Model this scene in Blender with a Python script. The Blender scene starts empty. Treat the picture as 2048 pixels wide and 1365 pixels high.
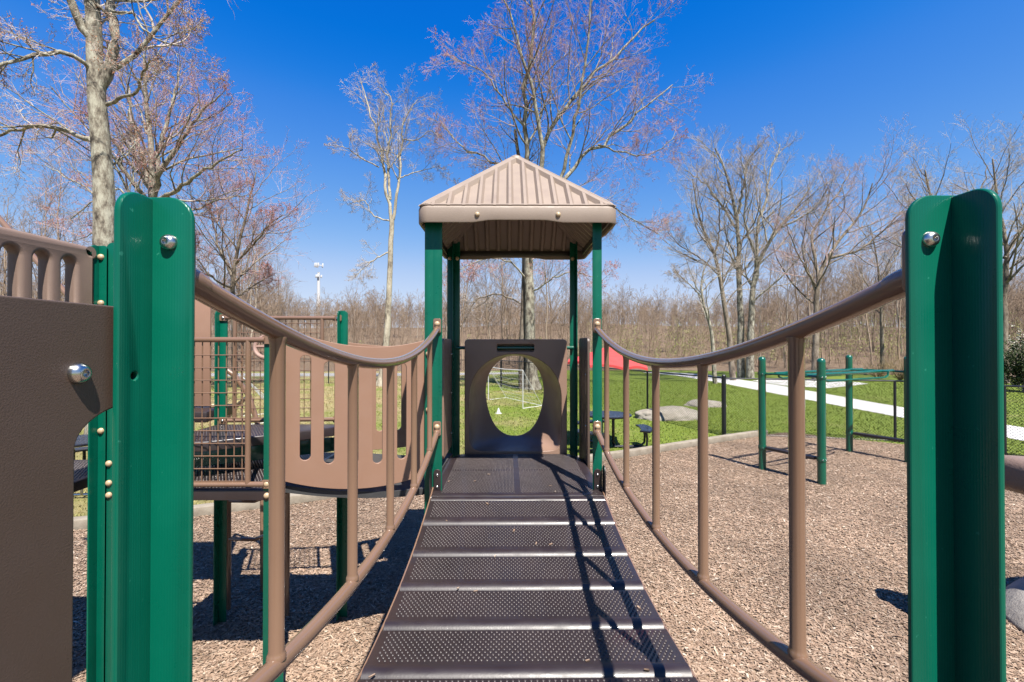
import bpy, bmesh, math, random
import numpy as np
from mathutils import Vector, Matrix
PI = math.pi
R = math.radians
sc = bpy.context.scene
col = sc.collection
EYE = 2.31
F = 910.0
YAW = math.atan(8 / F)
PITCH = math.atan(7.5 / F)
# ------------------------------------------------------------------ camera
cam_d = bpy.data.cameras.new('camera')
cam_d.sensor_width = 36
cam_d.lens = F / 2048 * 36
cam_d.clip_start = 0.05
cam_d.clip_end = 3000
cam = bpy.data.objects.new('camera', cam_d)
cam.location = (0, 0, EYE)
cam.rotation_euler = (R(90) + PITCH, 0, -YAW)
col.objects.link(cam)
sc.camera = cam
CR = cam.rotation_euler.to_matrix()
def U(px, py, d):
    """world point at depth d (metres ahead) seen at photo pixel px, py"""
    v = CR @ Vector(((px - 1024) / F, (682.5 - py) / F, -1))
    v = v * (d / v.y)
    return Vector((v.x, v.y, v.z + EYE))
# ------------------------------------------------------------------ light
SUN = Vector((0.200, -0.459, 0.866)).normalized()
sun_d = bpy.data.lights.new('sun', 'SUN')
sun_d.energy = 5.0
sun_d.angle = R(0.53)
sun_d.color = (1.0, 0.95, 0.87)
sun = bpy.data.objects.new('sun', sun_d)
sun.rotation_euler = SUN.to_track_quat('Z', 'Y').to_euler()
sun.location = (6, -12, 26)
col.objects.link(sun)
w = bpy.data.worlds.new('World')
sc.world = w
w.use_nodes = True
nt = w.node_tree
nt.nodes.clear()
sky = nt.nodes.new('ShaderNodeTexSky')
sky.sky_type = 'NISHITA'
sky.sun_disc = False
sky.sun_elevation = R(60)
sky.sun_rotation = math.atan2(SUN.x, SUN.y)
sky.air_density = 1.0
sky.dust_density = 0.1
sky.ozone_density = 2.2
sc1 = nt.nodes.new('ShaderNodeVectorMath'); sc1.operation = 'SCALE'; sc1.inputs['Scale'].default_value = 0.1
cv = nt.nodes.new('ShaderNodeRGBCurve')
cv.mapping.extend = 'HORIZONTAL'
def set_curve(i, pts):
    c = cv.mapping.curves[i]
    c.points[0].location = pts[0]; c.points[1].location = pts[-1]
    for p in pts[1:-1]: c.points.new(*p)
    for p in c.points: p.handle_type = 'AUTO_CLAMPED'
set_curve(0, [(0, 0), (0.094, 0.002), (0.119, 0.050), (0.204, 0.205), (0.397, 0.54), (1, 0.8)])
set_curve(1, [(0, 0), (0.100, 0.085), (0.162, 0.174), (0.201, 0.250), (0.327, 0.435), (0.562, 0.68), (1, 0.85)])
set_curve(2, [(0, 0), (0.15, 0.44), (0.30, 0.716), (0.357, 0.783), (0.514, 0.87), (0.676, 0.93), (1, 0.97)])
cv.mapping.update()
hs = nt.nodes.new('ShaderNodeVectorMath'); hs.operation = 'SCALE'; hs.inputs['Scale'].default_value = 6.83
bg = nt.nodes.new('ShaderNodeBackground')
bg.inputs['Strength'].default_value = 0.05
wo = nt.nodes.new('ShaderNodeOutputWorld')
nt.links.new(sky.outputs[0], sc1.inputs[0])
nt.links.new(sc1.outputs[0], cv.inputs['Color'])
nt.links.new(cv.outputs[0], hs.inputs[0])
nt.links.new(hs.outputs[0], bg.inputs['Color'])
nt.links.new(bg.outputs[0], wo.inputs['Surface'])
sc.view_settings.view_transform = 'Standard'
sc.view_settings.look = 'None'
sc.view_settings.exposure = 1.55
sc.view_settings.gamma = 1
sc.cycles.max_bounces = 6
sc.cycles.diffuse_bounces = 1
sc.cycles.transparent_max_bounces = 12
sc.cycles.use_adaptive_sampling = True
sc.cycles.adaptive_threshold = 0.015

# ------------------------------------------------------------------ materials
ALBEDO = 0.5   # all reflectances below are relative; this brings them to real-world values
class NT:
    def __init__(s, name):
        s.m = bpy.data.materials.new(name)
        s.m.use_nodes = True
        s.t = s.m.node_tree
        s.b = s.t.nodes['Principled BSDF']
        s.tc = s.t.nodes.new('ShaderNodeTexCoord')
    def n(s, kind, **kw):
        o = s.t.nodes.new(kind)
        for k, v in kw.items():
            if hasattr(o, k): setattr(o, k, v)
            else: o.inputs[k.replace('_', ' ')].default_value = v
        return o
    def l(s, a, b): s.t.links.new(a, b)
    def mapping(s, scale=(1, 1, 1), src='Object'):
        mp = s.n('ShaderNodeMapping')
        mp.inputs['Scale'].default_value = scale
        s.l(s.tc.outputs[src], mp.inputs['Vector'])
        return mp.outputs[0]
    def noise(s, scale, detail=4, rough=0.55, vec=None):
        o = s.n('ShaderNodeTexNoise')
        o.inputs['Scale'].default_value = scale
        o.inputs['Detail'].default_value = detail
        o.inputs['Roughness'].default_value = rough
        s.l(vec if vec is not None else s.tc.outputs['Object'], o.inputs['Vector'])
        return o.outputs['Fac']
    def ramp(s, fac, stops, interp='LINEAR'):
        o = s.n('ShaderNodeValToRGB')
        o.color_ramp.interpolation = interp
        e = o.color_ramp.elements
        while len(e) < len(stops): e.new(0.5)
        for el, (p, c) in zip(e, stops):
            el.position = p
            el.color = (c[0], c[1], c[2], 1) if not isinstance(c, (int, float)) else (c, c, c, 1)
        s.l(fac, o.inputs['Fac'])
        return o.outputs['Color']
    def mix(s, fac, a, b, mode='MIX'):
        o = s.n('ShaderNodeMix', data_type='RGBA', blend_type=mode)
        if isinstance(fac, (int, float)): o.inputs[0].default_value = fac
        else: s.l(fac, o.inputs[0])
        for sock, v in ((o.inputs[6], a), (o.inputs[7], b)):
            if isinstance(v, tuple): sock.default_value = (v[0], v[1], v[2], 1)
            else: s.l(v, sock)
        return o.outputs[2]
    def math(s, op, a, b=None):
        o = s.n('ShaderNodeMath', operation=op)
        for i, v in enumerate((a, b)):
            if v is None: continue
            if isinstance(v, (int, float)): o.inputs[i].default_value = v
            else: s.l(v, o.inputs[i])
        return o.outputs[0]
    def attr(s, name):
        o = s.n('ShaderNodeAttribute')
        o.attribute_name = name
        return o.outputs['Fac']
    def bump(s, h, strength, dist):
        o = s.n('ShaderNodeBump')
        o.inputs['Strength'].default_value = strength
        o.inputs['Distance'].default_value = dist
        s.l(h, o.inputs['Height'])
        s.l(o.outputs[0], s.b.inputs['Normal'])
    def base(s, c):
        if isinstance(c, tuple): s.b.inputs['Base Color'].default_value = (*[v * ALBEDO for v in c], 1)
        else: s.l(s.mix(1.0, c, (ALBEDO, ALBEDO, ALBEDO), 'MULTIPLY'), s.b.inputs['Base Color'])
    def rough(s, r):
        if isinstance(r, (int, float)): s.b.inputs['Roughness'].default_value = r
        else: s.l(r, s.b.inputs['Roughness'])

def paint(name, c, rough=0.3, var=0.12, bump=0.0, bscale=60, metallic=0.0, spec=0.5, coat=0.0, wear=0.0):
    k = NT(name)
    f = k.noise(3.0, 6, 0.6)
    lo = tuple(v * (1 - var) for v in c)
    hi = tuple(min(1, v * (1 + var)) for v in c)
    cc = k.ramp(f, [(0.3, lo), (0.7, hi)])
    if wear:
        f2 = k.noise(140, 3, 0.7)
        sp = k.ramp(f2, [(0.70, 0.0), (0.76, 1.0)])
        cc = k.mix(k.math('MULTIPLY', sp, wear), cc, tuple(min(1, v * 1.3 + 0.12) for v in c))
    k.base(cc)
    f3 = k.noise(9, 5, 0.6)
    k.rough(k.ramp(f3, [(0.3, max(0.03, rough * 0.8)), (0.75, min(1, rough * 1.3))]))
    k.b.inputs['Metallic'].default_value = metallic
    k.b.inputs['Specular IOR Level'].default_value = spec
    k.b.inputs['Coat Weight'].default_value = coat
    k.b.inputs['Coat Roughness'].default_value = 0.08
    if bump:
        k.bump(k.noise(bscale, 3, 0.6), bump, 0.004)
    return k.m

M = {}
def green_post():
    k = NT('green_post_paint')
    f = k.noise(4.0, 6, 0.6)
    cc = k.ramp(f, [(0.3, (0.0006, 0.122, 0.074)), (0.7, (0.0008, 0.147, 0.090))])
    sp = k.ramp(k.noise(90, 2, 0.5), [(0.745, 0.0), (0.765, 1.0)])
    cc = k.mix(k.math('MULTIPLY', sp, 0.5), cc, (0.05, 0.32, 0.22))
    k.base(cc)
    k.rough(k.ramp(k.noise(8, 5, 0.6), [(0.3, 0.24), (0.75, 0.38)]))
    sx = k.n('ShaderNodeSeparateXYZ')
    k.l(k.tc.outputs['Object'], sx.inputs[0])
    a = k.math('ADD', sx.outputs[0], sx.outputs[1])
    s = k.math('SINE', k.math('MULTIPLY', a, 2 * PI / 0.0042))
    k.bump(s, 0.10, 0.0006)
    k.b.inputs['Coat Weight'].default_value = 0.04
    k.b.inputs['Coat Roughness'].default_value = 0.08
    k.b.inputs['Specular IOR Level'].default_value = 0.28
    return k.m
M['green'] = green_post()
M['green_pipe'] = paint('green_pipe_paint', (0.0025, 0.125, 0.075), 0.22, 0.08, coat=0.3)
M['tan_pipe'] = paint('tan_pipe_paint', (0.265, 0.158, 0.104), 0.17, 0.06, coat=0.35)
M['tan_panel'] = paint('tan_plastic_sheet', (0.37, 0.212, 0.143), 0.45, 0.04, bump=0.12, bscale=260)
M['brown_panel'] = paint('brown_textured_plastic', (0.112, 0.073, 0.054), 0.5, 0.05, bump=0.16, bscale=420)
M['roof'] = paint('taupe_rotomoulded_plastic', (0.345, 0.262, 0.205), 0.55, 0.06, bump=0.25, bscale=190)
M['tunnel'] = paint('brown_rotomoulded_plastic', (0.36, 0.225, 0.165), 0.40, 0.06, bump=0.2, bscale=170)
M['slats'] = paint('light_brown_rotomoulded_plastic', (0.30, 0.205, 0.160), 0.5, 0.05, bump=0.25, bscale=190)
M['deck'] = paint('dark_brown_deck_coating', (0.030, 0.0192, 0.0205), 0.42, 0.25, bump=0.10, bscale=120, wear=0.16, coat=0.15)
M['nosing'] = M['deck']
M['nub'] = paint('glint_tinted_nub', (0.085, 0.068, 0.064), 0.35, 0.3)  # lighter than the deck to paint in the sun glints on the nubs
M['black'] = paint('black_thermoplastic', (0.012, 0.013, 0.017), 0.28, 0.2, coat=0.2)
M['rubber'] = paint('dark_grey_rubber', (0.05, 0.05, 0.052), 0.6, 0.1, bump=0.3)
M['fence'] = paint('black_vinyl_coating', (0.011, 0.013, 0.017), 0.4, 0.2)
M['steel'] = paint('brushed_steel', (0.95, 0.94, 0.92), 0.24, 0.08, metallic=1.0)
M['cap'] = paint('tan_plastic_cap', (0.60, 0.44, 0.27), 0.38, 0.06)
M['white'] = paint('white_plastic', (0.78, 0.78, 0.76), 0.45, 0.05)
M['netting'] = paint('white_netting', (0.72, 0.74, 0.74), 0.8, 0.05)
M['mast'] = paint('galvanised_white_metal', (0.82, 0.83, 0.84), 0.5, 0.05)
M['red'] = paint('red_canvas', (0.66, 0.060, 0.055), 0.8, 0.08, bump=0.2, bscale=40)
M['pinkring'] = paint('faded_tan_plastic', (0.43, 0.27, 0.215), 0.35, 0.05)
M['blue'] = paint('blue_plastic', (0.03, 0.12, 0.5), 0.4, 0.05)
M['orange'] = paint('orange_plastic', (0.75, 0.22, 0.02), 0.4, 0.05)

def mulch():
    k = NT('wood_mulch')
    mp = k.mapping((1, 1, 1))
    nz = k.n('ShaderNodeTexNoise'); nz.inputs['Scale'].default_value = 9
    k.l(mp, nz.inputs['Vector'])
    va = k.n('ShaderNodeVectorMath', operation='SCALE'); va.inputs['Scale'].default_value = 0.12
    k.l(nz.outputs['Color'], va.inputs[0])
    ad = k.n('ShaderNodeVectorMath', operation='ADD')
    k.l(mp, ad.inputs[0]); k.l(va.outputs[0], ad.inputs[1])
    vo = k.n('ShaderNodeTexVoronoi'); vo.inputs['Scale'].default_value = 55
    k.l(ad.outputs[0], vo.inputs['Vector'])
    sp = k.n('ShaderNodeSeparateColor'); k.l(vo.outputs['Color'], sp.inputs[0])
    c = k.ramp(sp.outputs[0], [(0.0, (0.22, 0.138, 0.082)), (0.35, (0.33, 0.21, 0.13)), (0.7, (0.43, 0.29, 0.185)), (1.0, (0.54, 0.40, 0.28))])
    big = k.ramp(k.noise(0.9, 5, 0.6), [(0.35, 0.72), (0.65, 1.05)])
    k.base(k.mix(1.0, c, big, 'MULTIPLY'))
    k.rough(0.9)
    k.bump(vo.outputs['Distance'], 1.0, 0.02)
    return k.m
M['mulch'] = mulch()
def chips():
    k = NT('wood_chip')
    a = k.attr('tone')
    c = k.ramp(a, [(0.0, (0.20, 0.122, 0.072)), (0.25, (0.335, 0.212, 0.140)), (0.6, (0.46, 0.312, 0.215)), (0.85, (0.62, 0.465, 0.345)), (1.0, (0.82, 0.69, 0.55))])
    big = k.ramp(k.noise(0.8, 5, 0.65), [(0.36, 0.66), (0.62, 1.06)])
    k.base(k.mix(1.0, c, big, 'MULTIPLY'))
    k.rough(0.85)
    return k.m
M['chips'] = chips()
def grass(name, use_attr):
    k = NT(name)
    sx = k.n('ShaderNodeSeparateXYZ'); k.l(k.tc.outputs['Object'], sx.inputs[0])
    big = k.noise(0.35, 6, 0.65)
    fine = k.noise(7.0, 6, 0.7)
    g = k.ramp(fine, [(0.25, (0.10, 0.155, 0.016)), (0.5, (0.185, 0.25, 0.028)), (0.75, (0.29, 0.345, 0.06))])
    st = k.ramp(k.noise(11.0, 5, 0.7), [(0.25, (0.27, 0.21, 0.085)), (0.7, (0.52, 0.42, 0.21))])
    dry = k.math('ADD', k.math('MULTIPLY', fine, 0.35), k.math('MULTIPLY', big, 0.9))
    # the west side of the lawn is worn and dry, the east side is green
    dry = k.math('ADD', dry, k.ramp(k.math('MULTIPLY_ADD', sx.outputs[0], 1 / 26.0), [(0.0, 0.0), (1.0, 0.0)]))
    side = k.math('MULTIPLY', sx.outputs[0], -0.026)
    side = k.math('MAXIMUM', k.math('MINIMUM', side, 0.14), -0.14)
    dry = k.math('ADD', dry, side)
    f = k.ramp(dry, [(0.57, 0.0), (0.82, 1.0)])
    c = k.mix(f, g, st)
    if use_attr:
        a = k.ramp(k.attr('tone'), [(0.0, 0.7), (1.0, 1.5)])
        c = k.mix(1.0, c, a, 'MULTIPLY')
    k.base(c)
    k.rough(0.75)
    k.b.inputs['Specular IOR Level'].default_value = 0.2
    if not use_attr: k.bump(k.noise(26, 5, 0.7), 0.9, 0.05)
    return k.m
M['lawn'] = grass('lawn_turf', False)
M['blades'] = grass('grass_blade', True)
def simple(name, stops, scale, detail=6, rough=0.9, bump=0.4, bdist=0.02, bscale=None):
    k = NT(name)
    f = k.noise(scale, detail, 0.65)
    k.base(k.ramp(f, stops)); k.rough(rough)
    if bump: k.bump(k.noise(bscale or scale * 2.5, 5, 0.7), bump, bdist)
    k.b.inputs['Specular IOR Level'].default_value = 0.25
    return k.m
M['litter'] = simple('leaf_litter', [(0.25, (0.10, 0.064, 0.040)), (0.5, (0.20, 0.138, 0.09)), (0.75, (0.31, 0.225, 0.15))], 3.2, 8)
M['gravel'] = simple('white_gravel', [(0.25, (0.56, 0.54, 0.535)), (0.7, (0.86, 0.84, 0.835))], 14, 6, 0.9, 0.7)
M['asphalt'] = simple('pale_worn_asphalt', [(0.25, (0.30, 0.29, 0.285)), (0.7, (0.42, 0.41, 0.40))], 5, 6)
M['timber'] = simple('weathered_timber', [(0.25, (0.26, 0.215, 0.165)), (0.7, (0.44, 0.385, 0.31))], 6, 7, 0.85, 0.5, 0.01)
M['rock'] = simple('pale_granite', [(0.25, (0.27, 0.235, 0.19)), (0.55, (0.40, 0.36, 0.30)), (0.8, (0.52, 0.48, 0.41))], 5, 8, 0.9, 0.7, 0.03)
M['fakerock'] = simple('grey_cast_rock', [(0.25, (0.30, 0.27, 0.245)), (0.7, (0.50, 0.46, 0.41))], 6, 7, 0.7, 0.7, 0.02)
M['needles'] = simple('evergreen_needles', [(0.3, (0.022, 0.045, 0.014)), (0.7, (0.075, 0.105, 0.03))], 2.0, 4, 0.8, 0)
M['youngleaf'] = simple('young_yellow_green_leaf', [(0.3, (0.26, 0.31, 0.08)), (0.7, (0.44, 0.45, 0.15))], 2.0, 4, 0.8, 0)
M['straw'] = simple('dry_straw', [(0.3, (0.33, 0.235, 0.12)), (0.7, (0.52, 0.40, 0.23))], 5, 4, 0.8, 0)
M['blossom'] = simple('white_blossom', [(0.3, (0.6, 0.6, 0.5)), (0.7, (0.75, 0.74, 0.66))], 5, 4, 0.8, 0)
def bark(name, a, b, c, scale):
    k = NT(name)
    mp = k.mapping((1, 1, 0.45))
    f = k.noise(scale, 8, 0.7, mp)
    cc = k.ramp(f, [(0.36, a), (0.47, b), (0.60, c)])
    k.base(cc); k.rough(0.9)
    k.bump(k.noise(scale * 3, 6, 0.7, k.mapping((1, 1, 0.25))), 0.9, 0.03)
    k.b.inputs['Specular IOR Level'].default_value = 0.2
    return k.m
M['bark'] = bark('mottled_lichen_bark', (0.075, 0.062, 0.052), (0.31, 0.27, 0.21), (0.56, 0.535, 0.43), 7.0)
M['bark_pale'] = bark('pale_grey_bark', (0.24, 0.20, 0.155), (0.50, 0.44, 0.34), (0.70, 0.64, 0.50), 4.0)
M['bark_dark'] = bark('grey_brown_bark', (0.09, 0.075, 0.06), (0.24, 0.19, 0.145), (0.40, 0.335, 0.265), 4.0)
M['twig'] = bark('twig_bark', (0.42, 0.335, 0.285), (0.60, 0.50, 0.43), (0.76, 0.66, 0.57), 1.2)
M['twig_red'] = bark('reddish_twig_bark', (0.46, 0.29, 0.275), (0.62, 0.425, 0.40), (0.76, 0.57, 0.54), 1.2)
def wood_bark():
    k = NT('far_wood_bark')
    a = k.attr('tone')
    c = k.ramp(a, [(0.0, (0.18, 0.12, 0.085)), (0.4, (0.32, 0.228, 0.165)), (0.75, (0.43, 0.325, 0.24)), (1.0, (0.62, 0.54, 0.43))])
    k.base(c); k.rough(0.9)
    k.b.inputs['Specular IOR Level'].default_value = 0.1
    return k.m
M['farwood'] = wood_bark()
M['bud_red'] = simple('red_maple_bud', [(0.3, (0.50, 0.12, 0.10)), (0.7, (0.66, 0.24, 0.17))], 1.5, 3, 0.8, 0)
M['bud_orange'] = simple('orange_young_leaf', [(0.3, (0.55, 0.20, 0.09)), (0.7, (0.72, 0.33, 0.16))], 1.5, 3, 0.8, 0)
M['bud_tan'] = simple('tan_bud', [(0.3, (0.34, 0.21, 0.11)), (0.7, (0.46, 0.31, 0.16))], 1.5, 3, 0.8, 0)
M['bud_yellow'] = simple('yellow_catkin', [(0.3, (0.42, 0.30, 0.09)), (0.7, (0.55, 0.42, 0.16))], 1.5, 3, 0.8, 0)

# ------------------------------------------------------------------ object helpers
def tag(o, label=None, cat=None, group=None, kind=None):
    if label: o['label'] = label
    if cat: o['category'] = cat
    if group: o['group'] = group
    if kind: o['kind'] = kind
    return o
def link(o, parent=None):
    col.objects.link(o)
    if parent is not None: o.parent = parent
    return o
def empty(name, loc, label, cat, group=None):
    o = bpy.data.objects.new(name, None)
    o.location = loc
    o.empty_display_size = 0.1
    col.objects.link(o)
    return tag(o, label, cat, group)
def wloc(o):
    v = Vector((0, 0, 0))
    while o is not None:
        v = v + o.location
        o = o.parent
    return v
class MB:
    def __init__(s): s.v = []; s.f = []; s.mi = []; s.flat = False
    def add(s, vs, fs, mi=0):
        b = len(s.v)
        s.v.extend([tuple(p) for p in vs])
        s.f.extend([tuple(i + b for i in f) for f in fs])
        s.mi.extend([mi] * len(fs))
        return s
    def box(s, c, size, rot=None, bev=0.0, mi=0, seg=2):
        bm = bmesh.new()
        bmesh.ops.create_cube(bm, size=1)
        for v in bm.verts: v.co = Vector((v.co.x * size[0], v.co.y * size[1], v.co.z * size[2]))
        if bev: bmesh.ops.bevel(bm, geom=bm.edges[:], offset=bev, segments=seg, profile=0.5, affect='EDGES')
        m = Matrix.Translation(Vector(c))
        if rot is not None: m = m @ (rot.to_4x4() if isinstance(rot, Matrix) else Matrix.Rotation(rot, 4, 'Z'))
        bm.transform(m)
        bm.verts.index_update()
        s.add([v.co[:] for v in bm.verts], [[v.index for v in f.verts] for f in bm.faces], mi)
        bm.free(); return s
    def tube(s, pts, r, n=12, cap=True, mi=0, closed=False, up=(0, 0, 1)):
        pts = [Vector(p) for p in pts]
        N = len(pts)
        rs = r if isinstance(r, (list, tuple)) else [r] * N
        vs = []
        prev = None
        for i, p in enumerate(pts):
            if closed: t = pts[(i + 1) % N] - pts[i - 1]
            else: t = pts[min(i + 1, N - 1)] - pts[max(i - 1, 0)]
            t.normalize()
            if prev is None:
                a = Vector(up)
                if abs(t.dot(a)) > 0.95: a = Vector((1, 0, 0))
                u = t.cross(a).normalized()
            else:
                u = (prev - t * prev.dot(t)).normalized()
            prev = u
            q = t.cross(u)
            for k in range(n):
                an = 2 * PI * k / n
                vs.append(p + (u * math.cos(an) + q * math.sin(an)) * rs[i])
        fs = []
        for i in range(N if closed else N - 1):
            j = (i + 1) % N
            for k in range(n):
                k2 = (k + 1) % n
                fs.append((i * n + k, i * n + k2, j * n + k2, j * n + k))
        if cap and not closed:
            fs.append(tuple(reversed(range(n))))
            fs.append(tuple((N - 1) * n + k for k in range(n)))
        return s.add(vs, fs, mi)
    def lathe(s, prof, pos, axis=(0, 0, 1), n=20, mi=0):
        ax = Vector(axis).normalized()
        a = Vector((0, 0, 1)) if abs(ax.z) < 0.9 else Vector((1, 0, 0))
        u = ax.cross(a).normalized(); q = ax.cross(u)
        pos = Vector(pos)
        vs = []; fs = []
        for (r, h) in prof:
            for k in range(n):
                an = 2 * PI * k / n
                vs.append(pos + ax * h + (u * math.cos(an) + q * math.sin(an)) * max(r, 1e-5))
        for i in range(len(prof) - 1):
            for k in range(n):
                k2 = (k + 1) % n
                fs.append((i * n + k, i * n + k2, (i + 1) * n + k2, (i + 1) * n + k))
        return s.add(vs, fs, mi)
    def prism(s, poly, vec, mi=0):
        """closed polygon (3D points) extruded along vec"""
        n = len(poly); vec = Vector(vec)
        vs = [Vector(p) for p in poly] + [Vector(p) + vec for p in poly]
        fs = [tuple(reversed(range(n))), tuple(range(n, 2 * n))]
        for i in range(n):
            j = (i + 1) % n
            fs.append((i, j, n + j, n + i))
        return s.add(vs, fs, mi)
    def build(s, name, mat, parent=None, org=None, angle=None, smooth=True):
        if parent is not None: o_ = wloc(parent)
        else: o_ = Vector(org) if org is not None else Vector((0, 0, 0))
        me = bpy.data.meshes.new(name)
        me.from_pydata([(p[0] - o_.x, p[1] - o_.y, p[2] - o_.z) for p in s.v], [], s.f)
        mats = mat if isinstance(mat, list) else [mat]
        for m in mats: me.materials.append(m)
        if len(mats) > 1: me.polygons.foreach_set('material_index', s.mi)
        if angle is None: angle = 12 if any(len(f) > 8 for f in s.f) or s.flat else 35
        fix = bmesh.new(); fix.from_mesh(me)
        bmesh.ops.recalc_face_normals(fix, faces=fix.faces[:])
        fix.to_mesh(me); fix.free()
        if smooth:
            me.shade_smooth()
            me.set_sharp_from_angle(angle=R(angle))
        o = bpy.data.objects.new(name, me)
        if parent is None: o.location = o_
        return link(o, parent)
def np_mesh(name, verts, faces, mats, mi=None, attr=None, smooth=False):
    """verts (N,3), faces (K,m) arrays or list of such"""
    if not isinstance(faces, list): faces = [faces]
    me = bpy.data.meshes.new(name)
    nl = sum(f.size for f in faces); nf = sum(len(f) for f in faces)
    me.vertices.add(len(verts)); me.vertices.foreach_set('co', np.ascontiguousarray(verts, dtype=np.float32).ravel())
    me.loops.add(nl); me.loops.foreach_set('vertex_index', np.concatenate([f.ravel() for f in faces]).astype(np.int32))
    me.polygons.add(nf)
    tot = np.concatenate([np.full(len(f), f.shape[1], dtype=np.int32) for f in faces])
    st = np.concatenate([[0], np.cumsum(tot)[:-1]]).astype(np.int32)
    me.polygons.foreach_set('loop_start', st)
    for m in mats: me.materials.append(m)
    if mi is not None: me.polygons.foreach_set('material_index', np.asarray(mi, dtype=np.int32))
    if attr is not None:
        at = me.attributes.new('tone', 'FLOAT', 'POINT')
        at.data.foreach_set('value', np.asarray(attr, dtype=np.float32))
    me.update(calc_edges=True)
    me.validate()
    if smooth: me.shade_smooth()
    return me
def np_obj(name, me, parent=None, loc=None):
    o = bpy.data.objects.new(name, me)
    if loc is not None: o.location = loc
    return link(o, parent)
def dup(o, parent=None):
    c = o.copy(); col.objects.link(c)
    if parent is not None: c.parent = parent
    for ch in list(o.children): dup(ch, c)
    return c

def plate(outer, holes, th, bev=0.003):
    """2D polygons -> (verts, faces) of a plate in XY, thickness th about z=0"""
    cu = bpy.data.curves.new('plate', 'CURVE')
    cu.dimensions = '2D'; cu.fill_mode = 'BOTH'
    cu.extrude = max(th / 2 - bev, 0.0005); cu.bevel_depth = bev; cu.bevel_resolution = 2
    cu.offset = -bev
    for poly in [outer] + holes:
        sp = cu.splines.new('POLY'); sp.points.add(len(poly) - 1)
        for p, q in zip(sp.points, poly): p.co = (q[0], q[1], 0, 1)
        sp.use_cyclic_u = True
    ob = bpy.data.objects.new('plate', cu)
    col.objects.link(ob)
    dg = bpy.context.evaluated_depsgraph_get()
    me = bpy.data.meshes.new_from_object(ob.evaluated_get(dg))
    bm = bmesh.new(); bm.from_mesh(me)
    bmesh.ops.remove_doubles(bm, verts=bm.verts[:], dist=1e-5)
    bm.verts.index_update()
    vs = [v.co.copy() for v in bm.verts]; fs = [[v.index for v in f.verts] for f in bm.faces]
    bm.free()
    bpy.data.objects.remove(ob); bpy.data.meshes.remove(me); bpy.data.curves.remove(cu)
    return vs, fs
def arc(cx, cy, r, a0, a1, n=8):
    return [(cx + r * math.cos(R(a0 + (a1 - a0) * i / n)), cy + r * math.sin(R(a0 + (a1 - a0) * i / n))) for i in range(n + 1)]
def rrect(x0, y0, x1, y1, r, n=6):
    return arc(x1 - r, y0 + r, r, -90, 0, n) + arc(x1 - r, y1 - r, r, 0, 90, n) + arc(x0 + r, y1 - r, r, 90, 180, n) + arc(x0 + r, y0 + r, r, 180, 270, n)
def slot(x, y0, y1, wd, n=10):
    r = wd / 2
    return arc(x, y1 - r, r, 0, 180, n) + arc(x, y0 + r, r, 180, 360, n)
def place_plate(mb, pl, o, ex, ey, mi=0):
    o = Vector(o); ex = Vector(ex).normalized(); ey = Vector(ey).normalized(); ez = ex.cross(ey)
    mb.add([o + ex * p.x + ey * p.y + ez * p.z for p in pl[0]], pl[1], mi)
    mb.flat = True
    return mb
CAP = [(0.0, 0.017), (0.006, 0.0165), (0.012, 0.0145), (0.017, 0.0105), (0.0195, 0.005), (0.020, 0.0)]
STEEL = [(0.0, 0.0065), (0.0036, 0.0065), (0.0040, 0.0098), (0.0052, 0.0102), (0.0082, 0.0088), (0.0108, 0.006), (0.0122, 0.0025), (0.0124, 0.0)]
def bolt(parent, pos, axis, kind='cap', s=1.0, label=None):
    m = MB()
    pr = CAP if kind == 'cap' else STEEL
    m.lathe([(r * s, h * s) for r, h in pr], pos, axis, 18)
    o = m.build('bolt_cap' if kind == 'cap' else 'bolt', M['cap'] if kind == 'cap' else M['steel'], parent, angle=50)
    if label: o['label'] = label
    return o
FW, FT = 0.064, 0.0095
def post(cx, cy, z0, z1, dirs, label, group='green support posts of the play structure', w=FW, holes=None):
    root = empty('support_post', (cx, cy, z0), label, 'post', group)
    m = MB()
    for i, d in enumerate(dirs):
        dx, dy = d
        top = z1 - 0.0025 * i
        r = 0.036
        outer = [(0, z0), (w, z0)] + arc(w - r, top - r, r, 0, 90, 9) + [(0, top)]
        if i == 0: outer = [(-FT / 2, z0)] + outer[1:-1] + [(-FT / 2, top)]
        hl = (holes or {}).get(i, [])
        pl = plate(outer, hl, FT, 0.0035)
        place_plate(m, pl, (cx, cy, 0), (dx, dy, 0), (0, 0, 1))
    m.build('post_profile', M['green'], root, angle=18)
    return root

# ------------------------------------------------------------------ ground
def sheet(name, poly, z, mat, th=0.0):
    m = MB()
    m.add([(x, y, z) for x, y in poly], [tuple(range(len(poly)))])
    o = m.build(name, mat, smooth=False)
    return tag(o, kind='structure')
MULCH = [(-14, 2.2), (-9.5, 4.3), (-5.62, 5.72), (-4.41, 6.12), (-3.3, 6.6), (-1.5, 7.55), (0.6, 8.52), (2.56, 9.45), (5.0, 10.8),
         (6.6, 11.65), (7.35, 11.9), (8.3, 11.15), (10.0, 9.75), (12.5, 7.2), (15, 3), (15, -9), (-14, -9)]
def inpoly(x, y, poly):
    c = np.zeros(len(x), bool)
    n = len(poly)
    for i in range(n):
        x0, y0 = poly[i]; x1, y1 = poly[(i + 1) % n]
        if y0 == y1: continue
        h = ((y0 > y) != (y1 > y)) & (x < (x1 - x0) * (y - y0) / (y1 - y0) + x0)
        c ^= h
    return c
sheet('lawn', [(-220, -120), (260, -120), (260, 46), (-220, 46)], 0.0, M['lawn'])
sheet('mulch_ground', MULCH, 0.004, M['mulch'])
PATH = [(12.4, 4), (12.35, 10), (12.45, 14.2), (12.6, 21), (12.9, 28), (12.6, 34), (11.2, 38), (13.0, 38.5), (15.3, 35), (15.4, 26), (14.6, 18), (14.35, 13), (14.4, 4)]
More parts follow.
